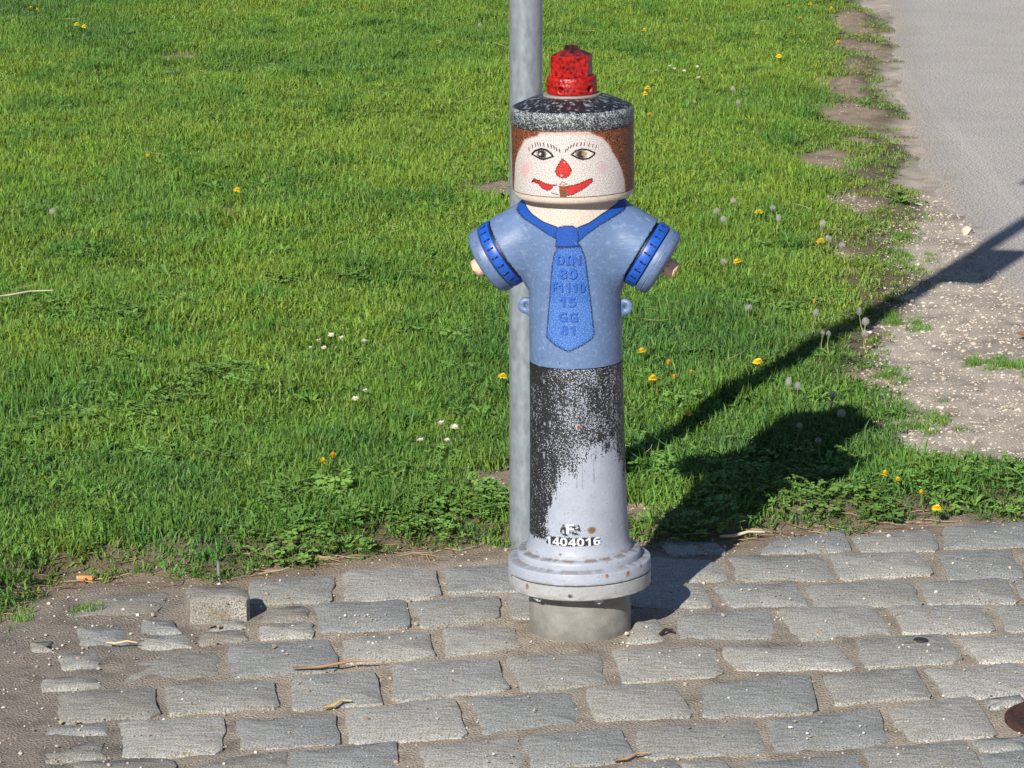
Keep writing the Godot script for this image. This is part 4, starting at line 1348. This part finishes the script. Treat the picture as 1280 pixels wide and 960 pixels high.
func build_gravel() -> void:
	var m := mat(Color.WHITE, 0.85)
	m.vertex_color_use_as_albedo = true
	var kinds := [[pebble(5), PackedFloat32Array()], [pebble(6), PackedFloat32Array()], [pebble(7), PackedFloat32Array()]]
	for k in 9000:
		var p := Vector2(rng.randf_range(-1.0, 1.3), rng.randf_range(-0.6, 0.85))
		var d := lawn_depth(p.x, p.y)
		if d > 0.03:
			continue
		var keep := 0.16 + 0.55 * smoothstep(-0.16, -0.02, d) + 0.30 * smoothstep(-0.5, -0.75, p.x)
		keep += 0.35 * smoothstep(0.1, 0.4, n_mid.get_noise_2d(p.x * 10.0 + 4.0, p.y * 10.0))
		if rng.randf() > keep:
			continue
		var size := rng.randf_range(0.0015, 0.0042) * (1.7 if rng.randf() < 0.10 else 1.0)
		var c := Color(0.50, 0.46, 0.40) if rng.randf() < 0.5 else Color(0.34, 0.27, 0.20)
		if rng.randf() < 0.13:
			c = Color(0.75, 0.72, 0.66)
		var top := maxf(height(p.x, p.y), -0.001)
		for s in SETT_BOXES:
			if p.distance_to(s[0]) < s[1]:
				top = maxf(top, s[2])
		kinds[k % 3][1].append_array(row_of(Vector3(p.x, top + size * 0.15, p.y), rng.randf() * TAU, size, size * rng.randf_range(0.5, 0.9), c * rng.randf_range(0.7, 1.15)))
	for k in 26000:
		var p := Vector2(rng.randf_range(0.45, 1.9), rng.randf_range(-3.7, -0.8))
		var d := lawn_depth(p.x, p.y)
		if d > 0.05 and bare(p.x, p.y) < 0.3:
			continue
		var on_path := p.x - along(ASPH, p.y)
		if on_path > 0.02 and rng.randf() < smoothstep(0.0, 0.12, on_path) + 0.5:
			continue
		if p.y > -0.9 and d > -0.02:
			continue
		var size := rng.randf_range(0.002, 0.0060) * (1.9 if rng.randf() < 0.07 else 1.0)
		var t := rng.randf_range(0.75, 1.2)
		var c := Color(0.57, 0.50, 0.42) * t
		if rng.randf() < 0.12:
			c = Color(0.64, 0.58, 0.50) * t
		elif rng.randf() < 0.2:
			c = Color(0.40, 0.33, 0.26) * t
		kinds[k % 3][1].append_array(row_of(Vector3(p.x, (height(p.x, p.y) if on_path < 0.02 else 0.004) + size * 0.05, p.y), rng.randf() * TAU, size, size * rng.randf_range(0.35, 0.7), c, Vector2(rng.randf_range(-0.2, 0.2), rng.randf_range(-0.2, 0.2))))
	for k in 1500:
		var e: Array = BARE[k % BARE.size()]
		var p := Vector2(e[0] + rng.randfn() * e[2] * 0.7, e[1] + rng.randfn() * e[3] * 0.7)
		var size := rng.randf_range(0.002, 0.005)
		kinds[k % 3][1].append_array(row_of(Vector3(p.x, height(p.x, p.y) + size * 0.1, p.y), rng.randf() * TAU, size, size * 0.5, Color(0.50, 0.42, 0.33) * rng.randf_range(0.6, 1.3)))
	for k in kinds:
		scatter("gravel", k[0], m, k[1], "fine pale gravel scattered over the stones, sand and path edge")
	# dry straw along the front edge of the lawn
	var st := begin()
	tube(st, [Vector3(-0.5, 0, 0), Vector3(-0.15, 0.03, 0.05), Vector3(0.2, 0.01, 0.02), Vector3(0.5, 0.02, -0.08)], [0.012, 0.014, 0.012, 0.006], 4)
	var rows := PackedFloat32Array()
	for k in 460:
		var x := rng.randf_range(-0.85, 0.62)
		var zz := along(FRONT, x) + rng.randfn() * 0.035 + 0.01
		if Vector2(x, zz).length() < 0.12 or rng.randf() > 0.55 + 0.6 * n_mid.get_noise_2d(x * 9.0, 5.0):
			continue
		var c := Color(0.42, 0.31, 0.18) if rng.randf() < 0.6 else Color(0.24, 0.15, 0.085)
		var s := rng.randf_range(0.015, 0.07)
		rows.append_array(row_of(Vector3(x, height(x, zz) + 0.003, zz), rng.randfn() * 0.7 + (PI if rng.randf() < 0.5 else 0.0), s, s, c * rng.randf_range(0.7, 1.2), Vector2(0, rng.randf_range(-0.12, 0.12))))
	for k in 190:
		var z := rng.randf_range(-7.5, -0.7)
		var x := rng.randf_range(-1.0, 1.0) * (4.757 - z) * 0.15 - 0.1
		if lawn_depth(x, z) < 0.05:
			continue
		var s := rng.randf_range(0.02, 0.05)
		rows.append_array(row_of(Vector3(x, height(x, z) + rng.randf_range(0.02, 0.04), z), rng.randf() * TAU, s, s * 0.8, Color(0.46, 0.40, 0.22) * rng.randf_range(0.7, 1.2), Vector2(rng.randf_range(-0.2, 0.2), rng.randf_range(-0.5, 0.5))))
	scatter("dry_straw", done(st), m, rows, "dry straw and dead blades lying along the lawn edge")

var SETT_BOXES := []

# ---------------------------------------------------------------- flowers
func ray_disc(petals: int, r0: float, r1: float, w: float, y0: float, y1: float, twist := 0.0) -> SurfaceTool:
	var st := SurfaceTool.new()
	st.begin(Mesh.PRIMITIVE_TRIANGLES)
	st.set_smooth_group(-1)
	petal_ring(st, petals, r0, r1, w, y0, y1, twist)
	return st

func petal_ring(st: SurfaceTool, petals: int, r0: float, r1: float, w: float, y0: float, y1: float, twist: float) -> void:
	for k in petals:
		var a := TAU * (k + twist) / petals + rng.randf_range(-0.08, 0.08)
		var u := Vector3(cos(a), 0, sin(a))
		var s := Vector3(-sin(a), 0, cos(a)) * w * 0.5
		var rr := r1 * rng.randf_range(0.88, 1.08)
		var yy := y1 + rng.randf_range(-0.001, 0.001)
		var p := [u * r0 - s * 0.5 + Vector3(0, y0, 0), u * r0 + s * 0.5 + Vector3(0, y0, 0), u * rr * 0.7 + s + Vector3(0, lerpf(y0, yy, 0.7), 0), u * rr * 0.7 - s + Vector3(0, lerpf(y0, yy, 0.7), 0), u * rr + Vector3(0, yy, 0)]
		for n in [0, 3, 1, 1, 3, 2, 3, 4, 2]:
			st.add_vertex(p[n])

func build_flowers() -> void:
	var yel := mat(lin(0.95, 0.70, 0.015), 0.7)
	yel.backlight_enabled = true
	yel.backlight = grey(0.3)
	var ora := mat(lin(0.66, 0.32, 0.02), 0.7)
	var gre := mat(lin(0.12, 0.20, 0.05), 0.6)
	var stalk := mat(lin(0.30, 0.30, 0.12), 0.6)
	var whi := mat(lin(0.78, 0.76, 0.74), 0.7)
	whi.backlight_enabled = true
	whi.backlight = grey(0.4)
	var fluff := mat(lin(0.50, 0.48, 0.45), 0.9)
	fluff.backlight_enabled = true
	fluff.backlight = grey(0.7)
	var proto := {}
	# dandelion in flower
	var st := ray_disc(22, 0.002, 0.0125, 0.0026, 0.003, 0.0025)
	petal_ring(st, 18, 0.002, 0.0102, 0.0024, 0.004, 0.0055, 0.3)
	petal_ring(st, 14, 0.001, 0.0070, 0.0022, 0.005, 0.0080, 0.6)
	petal_ring(st, 8, 0.000, 0.0035, 0.0018, 0.006, 0.0095, 0.1)
	st.generate_normals()
	var heads := {"yellow": [st.commit(), yel]}
	st = ray_disc(12, 0.001, 0.0055, 0.0024, 0.002, 0.011)
	petal_ring(st, 8, 0.000, 0.0025, 0.002, 0.002, 0.0125, 0.4)
	st.generate_normals()
	heads["bud"] = [st.commit(), ora]
	st = ray_disc(20, 0.0025, 0.0085, 0.0022, 0.002, 0.0045)
	petal_ring(st, 14, 0.0025, 0.0075, 0.0020, 0.0025, 0.007, 0.5)
	st.generate_normals()
	heads["daisy"] = [st.commit(), whi]
	# seed head: thin rays in every direction with a tuft at the end of each
	for kind in ["clock", "bald"]:
		var s2 := SurfaceTool.new()
		s2.begin(Mesh.PRIMITIVE_TRIANGLES)
		s2.set_smooth_group(-1)
		var n := 90 if kind == "clock" else 38
		var R := 0.0072 if kind == "clock" else 0.0050
		for k in n:
			var y := 1.0 - 2.0 * (k + 0.5) / n
			if kind == "bald" and y < -0.2 and k % 3:
				continue
			var a := k * 2.39996
			var u := Vector3(cos(a) * sqrt(1.0 - y * y), y, sin(a) * sqrt(1.0 - y * y))
			var s := u.cross(Vector3(0.3, 0.5, 0.8)).normalized()
			var t := u.cross(s)
			var c := Vector3(0, 0.006, 0)
			var e := c + u * R * rng.randf_range(0.85, 1.05)
			for v in [c, e - s * 0.0002, e + s * 0.0002]:
				s2.add_vertex(v)
			for q in 3:
				var b := TAU * q / 3.0
				var d := (s * cos(b) + t * sin(b)) * 0.0022 + u * 0.0008
				var f := (s * cos(b + 0.4) + t * sin(b + 0.4)) * 0.0022 + u * 0.0008
				for v in [e, e + d, e + f]:
					s2.add_vertex(v)
		s2.generate_normals()
		heads[kind] = [s2.commit(), fluff]
	var tall := {"yellow": 0.030, "bud": 0.028, "daisy": 0.030, "clock": 0.034, "bald": 0.032}
	for f in FLOWERS:
		var kind: String = f[0]
		var h: float = tall[kind]
		var names := {"yellow": "dandelion", "bud": "dandelion", "daisy": "daisy", "clock": "dandelion_clock", "bald": "dandelion_clock"}
		var cats := {"yellow": "dandelion", "bud": "dandelion", "daisy": "daisy", "clock": "seed head", "bald": "seed head"}
		var groups := {"yellow": "yellow dandelions in the lawn", "bud": "yellow dandelions in the lawn", "daisy": "white daisies in the lawn", "clock": "dandelion clocks in the lawn", "bald": "dandelion clocks in the lawn"}
		var o: Node3D
		var at := Vector3(f[1], height(f[1], f[2]), f[2])
		if proto.has(kind):
			o = proto[kind].duplicate()
			put(o, names[kind])
			o.position = at
			tag(o, f[3], cats[kind], groups[kind])
		else:
			o = thing(names[kind], f[3], cats[kind], at, groups[kind])
			var s3 := begin()
			var bend := Vector3(0.006, 0, -0.004)
			tube(s3, [Vector3.ZERO - Vector3(0.002, 0.004, 0), bend * 0.6 + Vector3(0, h * 0.5, 0), bend * 0.2 + Vector3(0, h, 0)], [0.0016, 0.0014, 0.0013], 5)
			mesh_of("stem", done(s3), stalk if kind == "clock" or kind == "bald" else gre, o)
			var head := mesh_of("seed_head" if kind == "clock" or kind == "bald" else "petals", heads[kind][0], heads[kind][1], o)
			head.position = bend * 0.2 + Vector3(0, h, 0)
			if kind == "daisy":
				var d := begin()
				tube(d, [Vector3(0, 0.002, 0), Vector3(0, 0.0042, 0), Vector3(0, 0.0052, 0)], [0.0032, 0.003, 0.0012], 8)
				mesh_of("centre", done(d), yel, head)
			else:
				var d := begin()
				tube(d, [Vector3(0, -0.003, 0), Vector3(0, 0.0, 0), Vector3(0, 0.003, 0)], [0.0015, 0.0035, 0.003], 6)
				mesh_of("bract", done(d), gre, o).position = head.position
			proto[kind] = o
		var size := rng.randf_range(0.68, 0.98)
		o.basis = Basis(Vector3.UP, rng.randf() * TAU) * Basis(Vector3(1, 0, 0), rng.randf_range(-0.3, 0.3)) * Basis.from_scale(Vector3(size, rng.randf_range(0.85, 1.15), size))

# ---------------------------------------------------------------- small things
func build_pole() -> void:
	var m := mat(Color(0.62, 0.66, 0.70), 0.42, 0.35)
	m.albedo_texture = noise_tex(512, noise(91, 0.02, 4), ramp([[0.0, grey(0.84)], [0.45, grey(0.94)], [0.6, grey(0.98)], [1.0, Color(1, 1, 1)]]))
	tri(m, Vector3(7, 2.2, 7), false)
	detail(m, noise_tex(512, noise(92, 0.05, 1, FastNoiseLite.TYPE_CELLULAR), ramp([[0.0, grey(0.92)], [0.6, grey(1.0)], [1.0, Color(1, 1, 1)]])), Vector3(5, 3, 5), false)
	m.roughness_texture = noise_tex(256, noise(93, 0.03, 3), ramp([[0.0, grey(0.75)], [1.0, grey(1.0)]]))
	var o := thing("sign_post", "galvanised steel tube post standing in the grass behind the hydrant", "sign post", Vector3(-0.0755, 0.0, -0.45))
	mesh_of("tube", lathe(v2([0.0246, -0.08, 0.0246, 1.0, 0.0246, 2.6, 0.0235, 2.603, 0.0003, 2.604]), 40), m, o)
	# the small plates high on the post, above the picture, whose shadow falls on the path
	for p in [[1.46, 0.085, 0.24], [2.36, 0.30, 0.46]]:
		var s := BoxMesh.new()
		s.size = Vector3(p[1], p[2], 0.003)
		var plate := mesh_of("sign_plate", s, mat(Color(0.7, 0.71, 0.72), 0.5, 0.3), o)
		plate.position = Vector3(0.058 if p[0] < 1.6 else -0.02, p[0], 0.034)
		plate.rotation.y = deg_to_rad(-12.0)
		var c := mesh_of("clamp", lathe(v2([0.0247, -0.012, 0.0275, -0.012, 0.0275, 0.012, 0.0247, 0.012]), 24), m, o)
		c.position = Vector3(0, p[0], 0)

func twig(called: String, label: String, category: String, a: Vector3, b: Vector3, r: float, c: Color, kink := 0.004) -> void:
	var mid := a.lerp(b, 0.5)
	var o := thing(called, label, category, mid)
	var st := begin()
	var side := (b - a).cross(Vector3.UP).normalized()
	tube(st, [a - mid, a.lerp(b, 0.3) - mid + side * kink, a.lerp(b, 0.65) - mid - side * kink * 0.6 + Vector3(0, r, 0), b - mid], [r * 0.7, r, r * 0.9, r * 0.35], 6)
	mesh_of("stalk", done(st), mat(c.linear_to_srgb(), 0.8), o)

func build_small() -> void:
	twig("twig", "longest dry brown twig lying between the setts left of the hydrant", "twig", Vector3(-0.39, 0.006, 0.222), Vector3(-0.272, 0.010, 0.198), 0.0022, Color(0.34, 0.22, 0.12))
	twig("straw", "bundle of yellow straw on the sett below the longest twig", "straw", Vector3(-0.342, 0.006, 0.392), Vector3(-0.305, 0.007, 0.368), 0.0026, Color(0.52, 0.40, 0.20))
	twig("straw", "pale straw lying across the buried setts at the left", "straw", Vector3(-0.652, 0.012, 0.120), Vector3(-0.609, 0.012, 0.122), 0.0017, Color(0.62, 0.48, 0.30))
	twig("straw", "pale dry stalk lying at the lawn edge beside the hydrant's shadow", "straw", Vector3(0.222, 0.010, -0.452), Vector3(0.292, 0.012, -0.470), 0.0026, Color(0.60, 0.52, 0.38))
	twig("straw", "reddish straw in the joint at the bottom edge right of centre", "straw", Vector3(0.030, 0.005, 0.605), Vector3(0.074, 0.006, 0.578), 0.0017, Color(0.45, 0.27, 0.14))
	twig("straw", "long pale straw lying flat in the grass at the left frame edge", "straw", Vector3(-1.13, 0.075, -2.03), Vector3(-1.01, 0.07, -2.13), 0.0022, Color(0.62, 0.55, 0.38))
	twig("stake", "small grey metal stake behind the raised sett", "stake", Vector3(-0.527, 0.0, -0.235), Vector3(-0.528, 0.032, -0.238), 0.0026, Color(0.20, 0.20, 0.21), 0.0)
	# dry curled bud
	var o := thing("dry_bud", "small dark curled dry bud in the joint right of the hydrant base", "plant scrap", Vector3(0.121, -0.002, 0.052))
	var st := begin()
	tube(st, [Vector3(-0.008, 0.002, 0.008), Vector3(-0.010, 0.006, 0.0), Vector3(-0.003, 0.010, -0.008), Vector3(0.006, 0.009, -0.007), Vector3(0.009, 0.006, -0.004)], [0.0022, 0.0030, 0.0026, 0.0020, 0.0008], 7)
	mesh_of("husk", done(st), mat(Color(0.20, 0.13, 0.09), 0.8), o)
	# cigarette end
	o = thing("cigarette_end", "orange cigarette end lying on the dirt below the lawn at left", "cigarette end", Vector3(-0.722, height(-0.722, -0.225) + 0.0045, -0.225))
	var paper := mesh_of("filter", lathe(v2([0.0003, -0.011, 0.0038, -0.011, 0.0041, -0.010, 0.0041, 0.010, 0.0038, 0.011]), 16), mat(lin(0.72, 0.27, 0.10), 0.7), o)
	var core := mesh_of("tobacco_end", lathe(v2([0.0038, 0.011, 0.0036, 0.0125, 0.0003, 0.0128]), 12), mat(lin(0.55, 0.45, 0.34), 0.9), paper)
	core.position = Vector3.ZERO
	o.rotation = Vector3(0, -0.06, PI / 2)
	# valve cap
	o = thing("valve_cap", "round rusty iron valve cap set among the setts at the right frame edge", "valve cap", Vector3(0.622, 0.0, 0.430))
	var rust := mat(Color.WHITE, 0.7, 0.1)
	rust.albedo_texture = noise_tex(256, noise(95, 0.03, 4), ramp([[0.0, Color(0.20, 0.13, 0.11)], [0.5, Color(0.29, 0.19, 0.16)], [1.0, Color(0.40, 0.27, 0.21)]]))
	tri(rust, Vector3(9, 9, 9), false)
	var lid := mesh_of("lid", lathe(v2([0.0840, -0.02, 0.0840, 0.002, 0.0825, 0.0045, 0.0780, 0.0055, 0.0730, 0.0045, 0.0715, 0.0035, 0.0003, 0.0045]), 48, 0, 1, 0.0006), rust, o)
	var bar := BoxMesh.new()
	bar.size = Vector3(0.070, 0.004, 0.014)
	mesh_of("grip", bar, rust, lid).position = Vector3(0, 0.0058, 0)
	# loose stones and a leaf
	o = thing("stone", "pale loose stone lying at the near corner of the asphalt path", "stone", Vector3(0.94, 0.008, -3.15))
	var sm := mesh_of("rock", pebble(9), mat(lin(0.60, 0.52, 0.42), 0.9), o)
	sm.scale = Vector3(0.030, 0.024, 0.034)
	o = thing("fallen_leaf", "brown fallen leaf on the gravel at the right frame edge", "leaf", Vector3(0.905, 0.012, -1.96))
	var lf := begin()
	var e := [Vector3(-0.02, 0.004, 0), Vector3(-0.008, 0.002, 0.010), Vector3(0.008, 0.000, 0.009), Vector3(0.020, 0.006, 0), Vector3(0.008, 0.004, -0.010), Vector3(-0.008, 0.008, -0.009)]
	for k in 6:
		for v in [Vector3(0, -0.002, 0), e[k], e[(k + 1) % 6]]:
			lf.add_vertex(v)
	mesh_of("blade", done(lf), mat(lin(0.26, 0.13, 0.06), 0.8), o)
	# dark round stain on one sett
	if spot:
		var d := CylinderMesh.new()
		d.top_radius = 0.0095
		d.bottom_radius = 0.0105
		d.height = 0.0012
		d.radial_segments = 14
		var s := mesh_of("tar_spot", d, mat(Color(0.20, 0.21, 0.22), 0.6), spot)
		s.position = Vector3(0.468 - spot.position.x, 0.0072, 0.090 - spot.position.z)

var FLOWERS := [
	["yellow", -1.750, -7.326, "leftmost yellow dandelion in the far left corner of the lawn"],
	["yellow", -1.700, -7.156, "second from left, yellow dandelion in the far left corner of the lawn"],
	["yellow", -1.528, -6.784, "third from left, yellow dandelion in the far left corner of the lawn"],
	["yellow", -1.494, -6.717, "rightmost yellow dandelion in the far left corner of the lawn"],
	["yellow", -1.002, -3.914, "small yellow dandelion alone on the short grass of the left lawn"],
	["yellow", -0.746, -3.460, "small yellow dandelion on the lawn beside dry grass stalks, midway left"],
	["yellow", -0.406, -0.701, "open yellow dandelion in the clover left of the pole"],
	["bud", -0.386, -0.779, "half closed orange dandelion just behind the open one in the clover"],
	["yellow", -0.113, -1.433, "bright yellow dandelion close to the left side of the grey pole"],
	["yellow", 0.091, -6.205, "faded yellow dandelion in the grass right behind the hydrant's red cap"],
	["yellow", 0.336, -6.672, "left yellow dandelion of the far pair right of the red cap"],
	["yellow", 0.481, -6.921, "right yellow dandelion of the far pair right of the red cap"],
	["yellow", 0.862, -7.351, "leftmost yellow dandelion beside the far worn edge of the lawn"],
	["yellow", 0.874, -7.014, "second from left, yellow dandelion beside the far worn edge of the lawn"],
	["yellow", 0.933, -7.376, "third from left, yellow dandelion beside the far worn edge of the lawn"],
	["yellow", 1.001, -7.302, "fourth from left, yellow dandelion beside the far worn edge of the lawn"],
	["yellow", 0.945, -6.391, "rightmost yellow dandelion beside the far worn edge of the lawn"],
	["yellow", 0.694, -6.541, "left yellow dandelion in the far lawn left of the worn bare patches"],
	["yellow", 0.726, -6.004, "right yellow dandelion in the far lawn left of the worn bare patches"],
	["yellow", 0.286, -5.185, "leftmost yellow dandelion just right of the hydrant's black hat"],
	["yellow", 0.284, -5.068, "second from left, yellow dandelion just right of the hydrant's black hat"],
	["yellow", 0.275, -4.718, "rightmost yellow dandelion just right of the hydrant's black hat"],
	["yellow", 0.465, -3.123, "yellow dandelion among white seed heads right of the hydrant's shoulder"],
	["yellow", 0.570, -2.744, "orange tinged dandelion near the path side of the lawn"],
	["yellow", 0.386, -2.507, "fringed yellow dandelion in the grass beside the hydrant's right arm"],
	["bud", 0.501, -2.067, "small orange dandelion just above the white clock on a stem"],
	["yellow", 0.152, -1.636, "orange yellow dandelion in the grass beside the hydrant's right flank"],
	["bud", 0.186, -1.525, "leftmost small closed dandelion between hydrant and pole shadow"],
	["bud", 0.196, -1.395, "second from left, small closed dandelion between hydrant and pole shadow"],
	["bud", 0.219, -1.449, "rightmost small closed dandelion between hydrant and pole shadow"],
	["yellow", 0.153, -1.366, "dandelion on a long pale stalk leaning beside the black skirt"],
	["yellow", 0.357, -1.593, "left dandelion shaded by the pole's shadow"],
	["yellow", 0.388, -1.600, "right dandelion shaded by the pole's shadow"],
	["yellow", 0.203, -1.118, "dandelion in the near end of the pole's shadow"],
	["yellow", 0.487, -0.658, "leftmost yellow dandelion of the front group above the right setts"],
	["yellow", 0.518, -0.648, "second from left, yellow dandelion of the front group above the right setts"],
	["yellow", 0.552, -0.611, "third from left, yellow dandelion of the front group above the right setts"],
	["yellow", 0.564, -0.560, "rightmost yellow dandelion of the front group above the right setts"],
	["daisy", -0.477, -1.658, "leftmost white daisy of the loose group of six left of the pole"],
	["daisy", -0.461, -1.746, "second from left, white daisy of the loose group of six left of the pole"],
	["daisy", -0.439, -1.658, "third from left, white daisy of the loose group of six left of the pole"],
	["daisy", -0.436, -1.791, "fourth from left, white daisy of the loose group of six left of the pole"],
	["daisy", -0.416, -1.738, "fifth from left, white daisy of the loose group of six left of the pole"],
	["daisy", -0.375, -1.731, "rightmost white daisy of the loose group of six left of the pole"],
	["daisy", -0.365, -1.217, "left white daisy of the lone pair left of the pole"],
	["daisy", -0.352, -1.307, "right white daisy of the lone pair left of the pole"],
	["daisy", -0.246, -0.916, "leftmost closed white daisy of the four above the bare patch"],
	["daisy", -0.213, -1.015, "second from left, closed white daisy of the four above the bare patch"],
	["daisy", -0.208, -0.933, "third from left, closed white daisy of the four above the bare patch"],
	["daisy", -0.198, -1.015, "rightmost closed white daisy of the four above the bare patch"],
	["daisy", 0.338, -5.624, "leftmost tiny white daisy of the far group right of the hat"],
	["daisy", 0.376, -5.680, "second from left, tiny white daisy of the far group right of the hat"],
	["daisy", 0.387, -5.570, "third from left, tiny white daisy of the far group right of the hat"],
	["daisy", 0.406, -5.570, "fourth from left, tiny white daisy of the far group right of the hat"],
	["daisy", 0.450, -5.643, "fifth from left, tiny white daisy of the far group right of the hat"],
	["daisy", 0.458, -5.480, "rightmost tiny white daisy of the far group right of the hat"],
	["clock", -0.201, -6.783, "pale dandelion clock alone in the far lawn left of the pole top"],
	["clock", -1.137, -3.077, "grey seed head in the lawn near the left frame edge"],
	["clock", 0.484, -1.936, "white dandelion clock on a bent stem before the pole's shadow"],
	["clock", 0.590, -1.976, "leftmost fluffy white dandelion clock of the stack at the lawn edge"],
	["clock", 0.586, -1.897, "second from left, fluffy white dandelion clock of the stack at the lawn edge"],
	["clock", 0.580, -1.827, "rightmost fluffy white dandelion clock of the stack at the lawn edge"],
	["clock", 0.366, -3.077, "left white dandelion clock of the pair right of the shoulder"],
	["clock", 0.375, -2.982, "right white dandelion clock of the pair right of the shoulder"],
	["clock", 0.418, -3.218, "flattened grey seed head behind the yellow flower right of the shoulder"],
	["clock", 0.490, -3.141, "left grey seed head in the middle of the right lawn"],
	["clock", 0.493, -2.940, "right grey seed head in the middle of the right lawn"],
	["clock", 0.581, -2.889, "leftmost small seed head near the worn edge beside the path"],
	["clock", 0.598, -2.808, "second from left, small seed head near the worn edge beside the path"],
	["clock", 0.624, -2.729, "rightmost small seed head near the worn edge beside the path"],
	["clock", 0.348, -2.491, "small grey seed head just left of the fringed dandelion"],
	["clock", 0.373, -2.016, "brownish seed head midway between right arm and pole shadow"],
	["bald", 0.488, -1.741, "left spent white seed head on the sunny rim of the pole shadow"],
	["bald", 0.500, -1.726, "right spent white seed head on the sunny rim of the pole shadow"],
	["clock", 0.389, -1.284, "left white dandelion clock at the upper rim of the hydrant's head shadow"],
	["clock", 0.412, -1.304, "right white dandelion clock at the upper rim of the hydrant's head shadow"],
	["clock", 0.460, -1.052, "white dandelion clock inside the hydrant's head shadow"],
	["clock", 0.456, -1.163, "dim seed head in the upper part of the head shadow"],
	["bald", 0.381, -0.951, "left spent seed head in the lower part of the hydrant's shadow"],
	["bald", 0.412, -0.865, "right spent seed head in the lower part of the hydrant's shadow"],
	["clock", 0.528, -5.244, "left pale seed head in the far right lawn"],
	["clock", 0.529, -4.864, "right pale seed head in the far right lawn"],
	["bald", 0.407, -4.893, "spent seed head on the lawn right of the hat band"],
]

func _ready() -> void:
	rng.seed = 20240
	# camera
	var cam := Camera3D.new()
	cam.fov = rad_to_deg(2.0 * atan(480.0 / 4400.0))
	cam.near = 0.1
	cam.far = 400.0
	cam.name = "camera"
	add_child(cam)
	cam.position = Vector3(-0.096, 1.397, 4.757)
	cam.rotation = Vector3(-atan(970.0 / 4400.0), 0, 0)
	cam.current = true
	# sky, sun, exposure
	var env := Environment.new()
	env.background_mode = Environment.BG_SKY
	var sky := Sky.new()
	var pm := ProceduralSkyMaterial.new()
	pm.sky_top_color = Color(0.47, 0.59, 0.78)
	pm.sky_horizon_color = Color(0.74, 0.79, 0.86)
	pm.sky_curve = 0.12
	pm.ground_bottom_color = Color(0.25, 0.27, 0.18)
	pm.ground_horizon_color = Color(0.55, 0.60, 0.62)
	pm.energy_multiplier = 0.35
	sky.sky_material = pm
	env.sky = sky
	env.tonemap_mode = Environment.TONE_MAPPER_LINEAR
	env.tonemap_exposure = 1.25
	env.sdfgi_enabled = true
	env.ssao_enabled = true
	env.ssil_enabled = true
	var we := WorldEnvironment.new()
	we.environment = env
	we.name = "world"
	add_child(we)
	var sun := DirectionalLight3D.new()
	sun.name = "sun"
	sun.light_energy = 1.6
	sun.light_color = Color(1.0, 0.975, 0.93)
	sun.light_angular_distance = 0.5
	sun.shadow_enabled = true
	add_child(sun)
	var az := deg_to_rad(SUN_AZ)
	var el := deg_to_rad(SUN_EL)
	sun.look_at_from_position(Vector3.ZERO, Vector3(sin(az) * cos(el), -sin(el), -cos(az) * cos(el)))

	n_low = noise(1, 0.12, 2)
	n_mid = noise(2, 0.35, 2)
	n_fine = noise(3, 0.05, 1)
	for s in SETTS:
		var c := v2(s)
		var mid := (c[0] + c[1] + c[2] + c[3]) / 4.0
		SETT_BOXES.append([mid, 0.055, 0.005])
	SETT_BOXES.append([Vector2(-0.513, -0.051), 0.05, 0.034])
	var t0 := Time.get_ticks_msec()
	build_ground()
	build_path()
	var pavement := Node3D.new()
	put(pavement, "pavement")
	pavement.set_meta("kind", "structure")
	pavement.set_meta("label", "grey stone sett paving with sandy joints")
	build_setts(pavement)
	print("ground ", Time.get_ticks_msec() - t0)
	build_hydrant()
	print("hydrant ", Time.get_ticks_msec() - t0)
	build_pole()
	build_plants()
	print("plants ", Time.get_ticks_msec() - t0)
	build_gravel()
	build_flowers()
	build_small()
	print("all ", Time.get_ticks_msec() - t0)
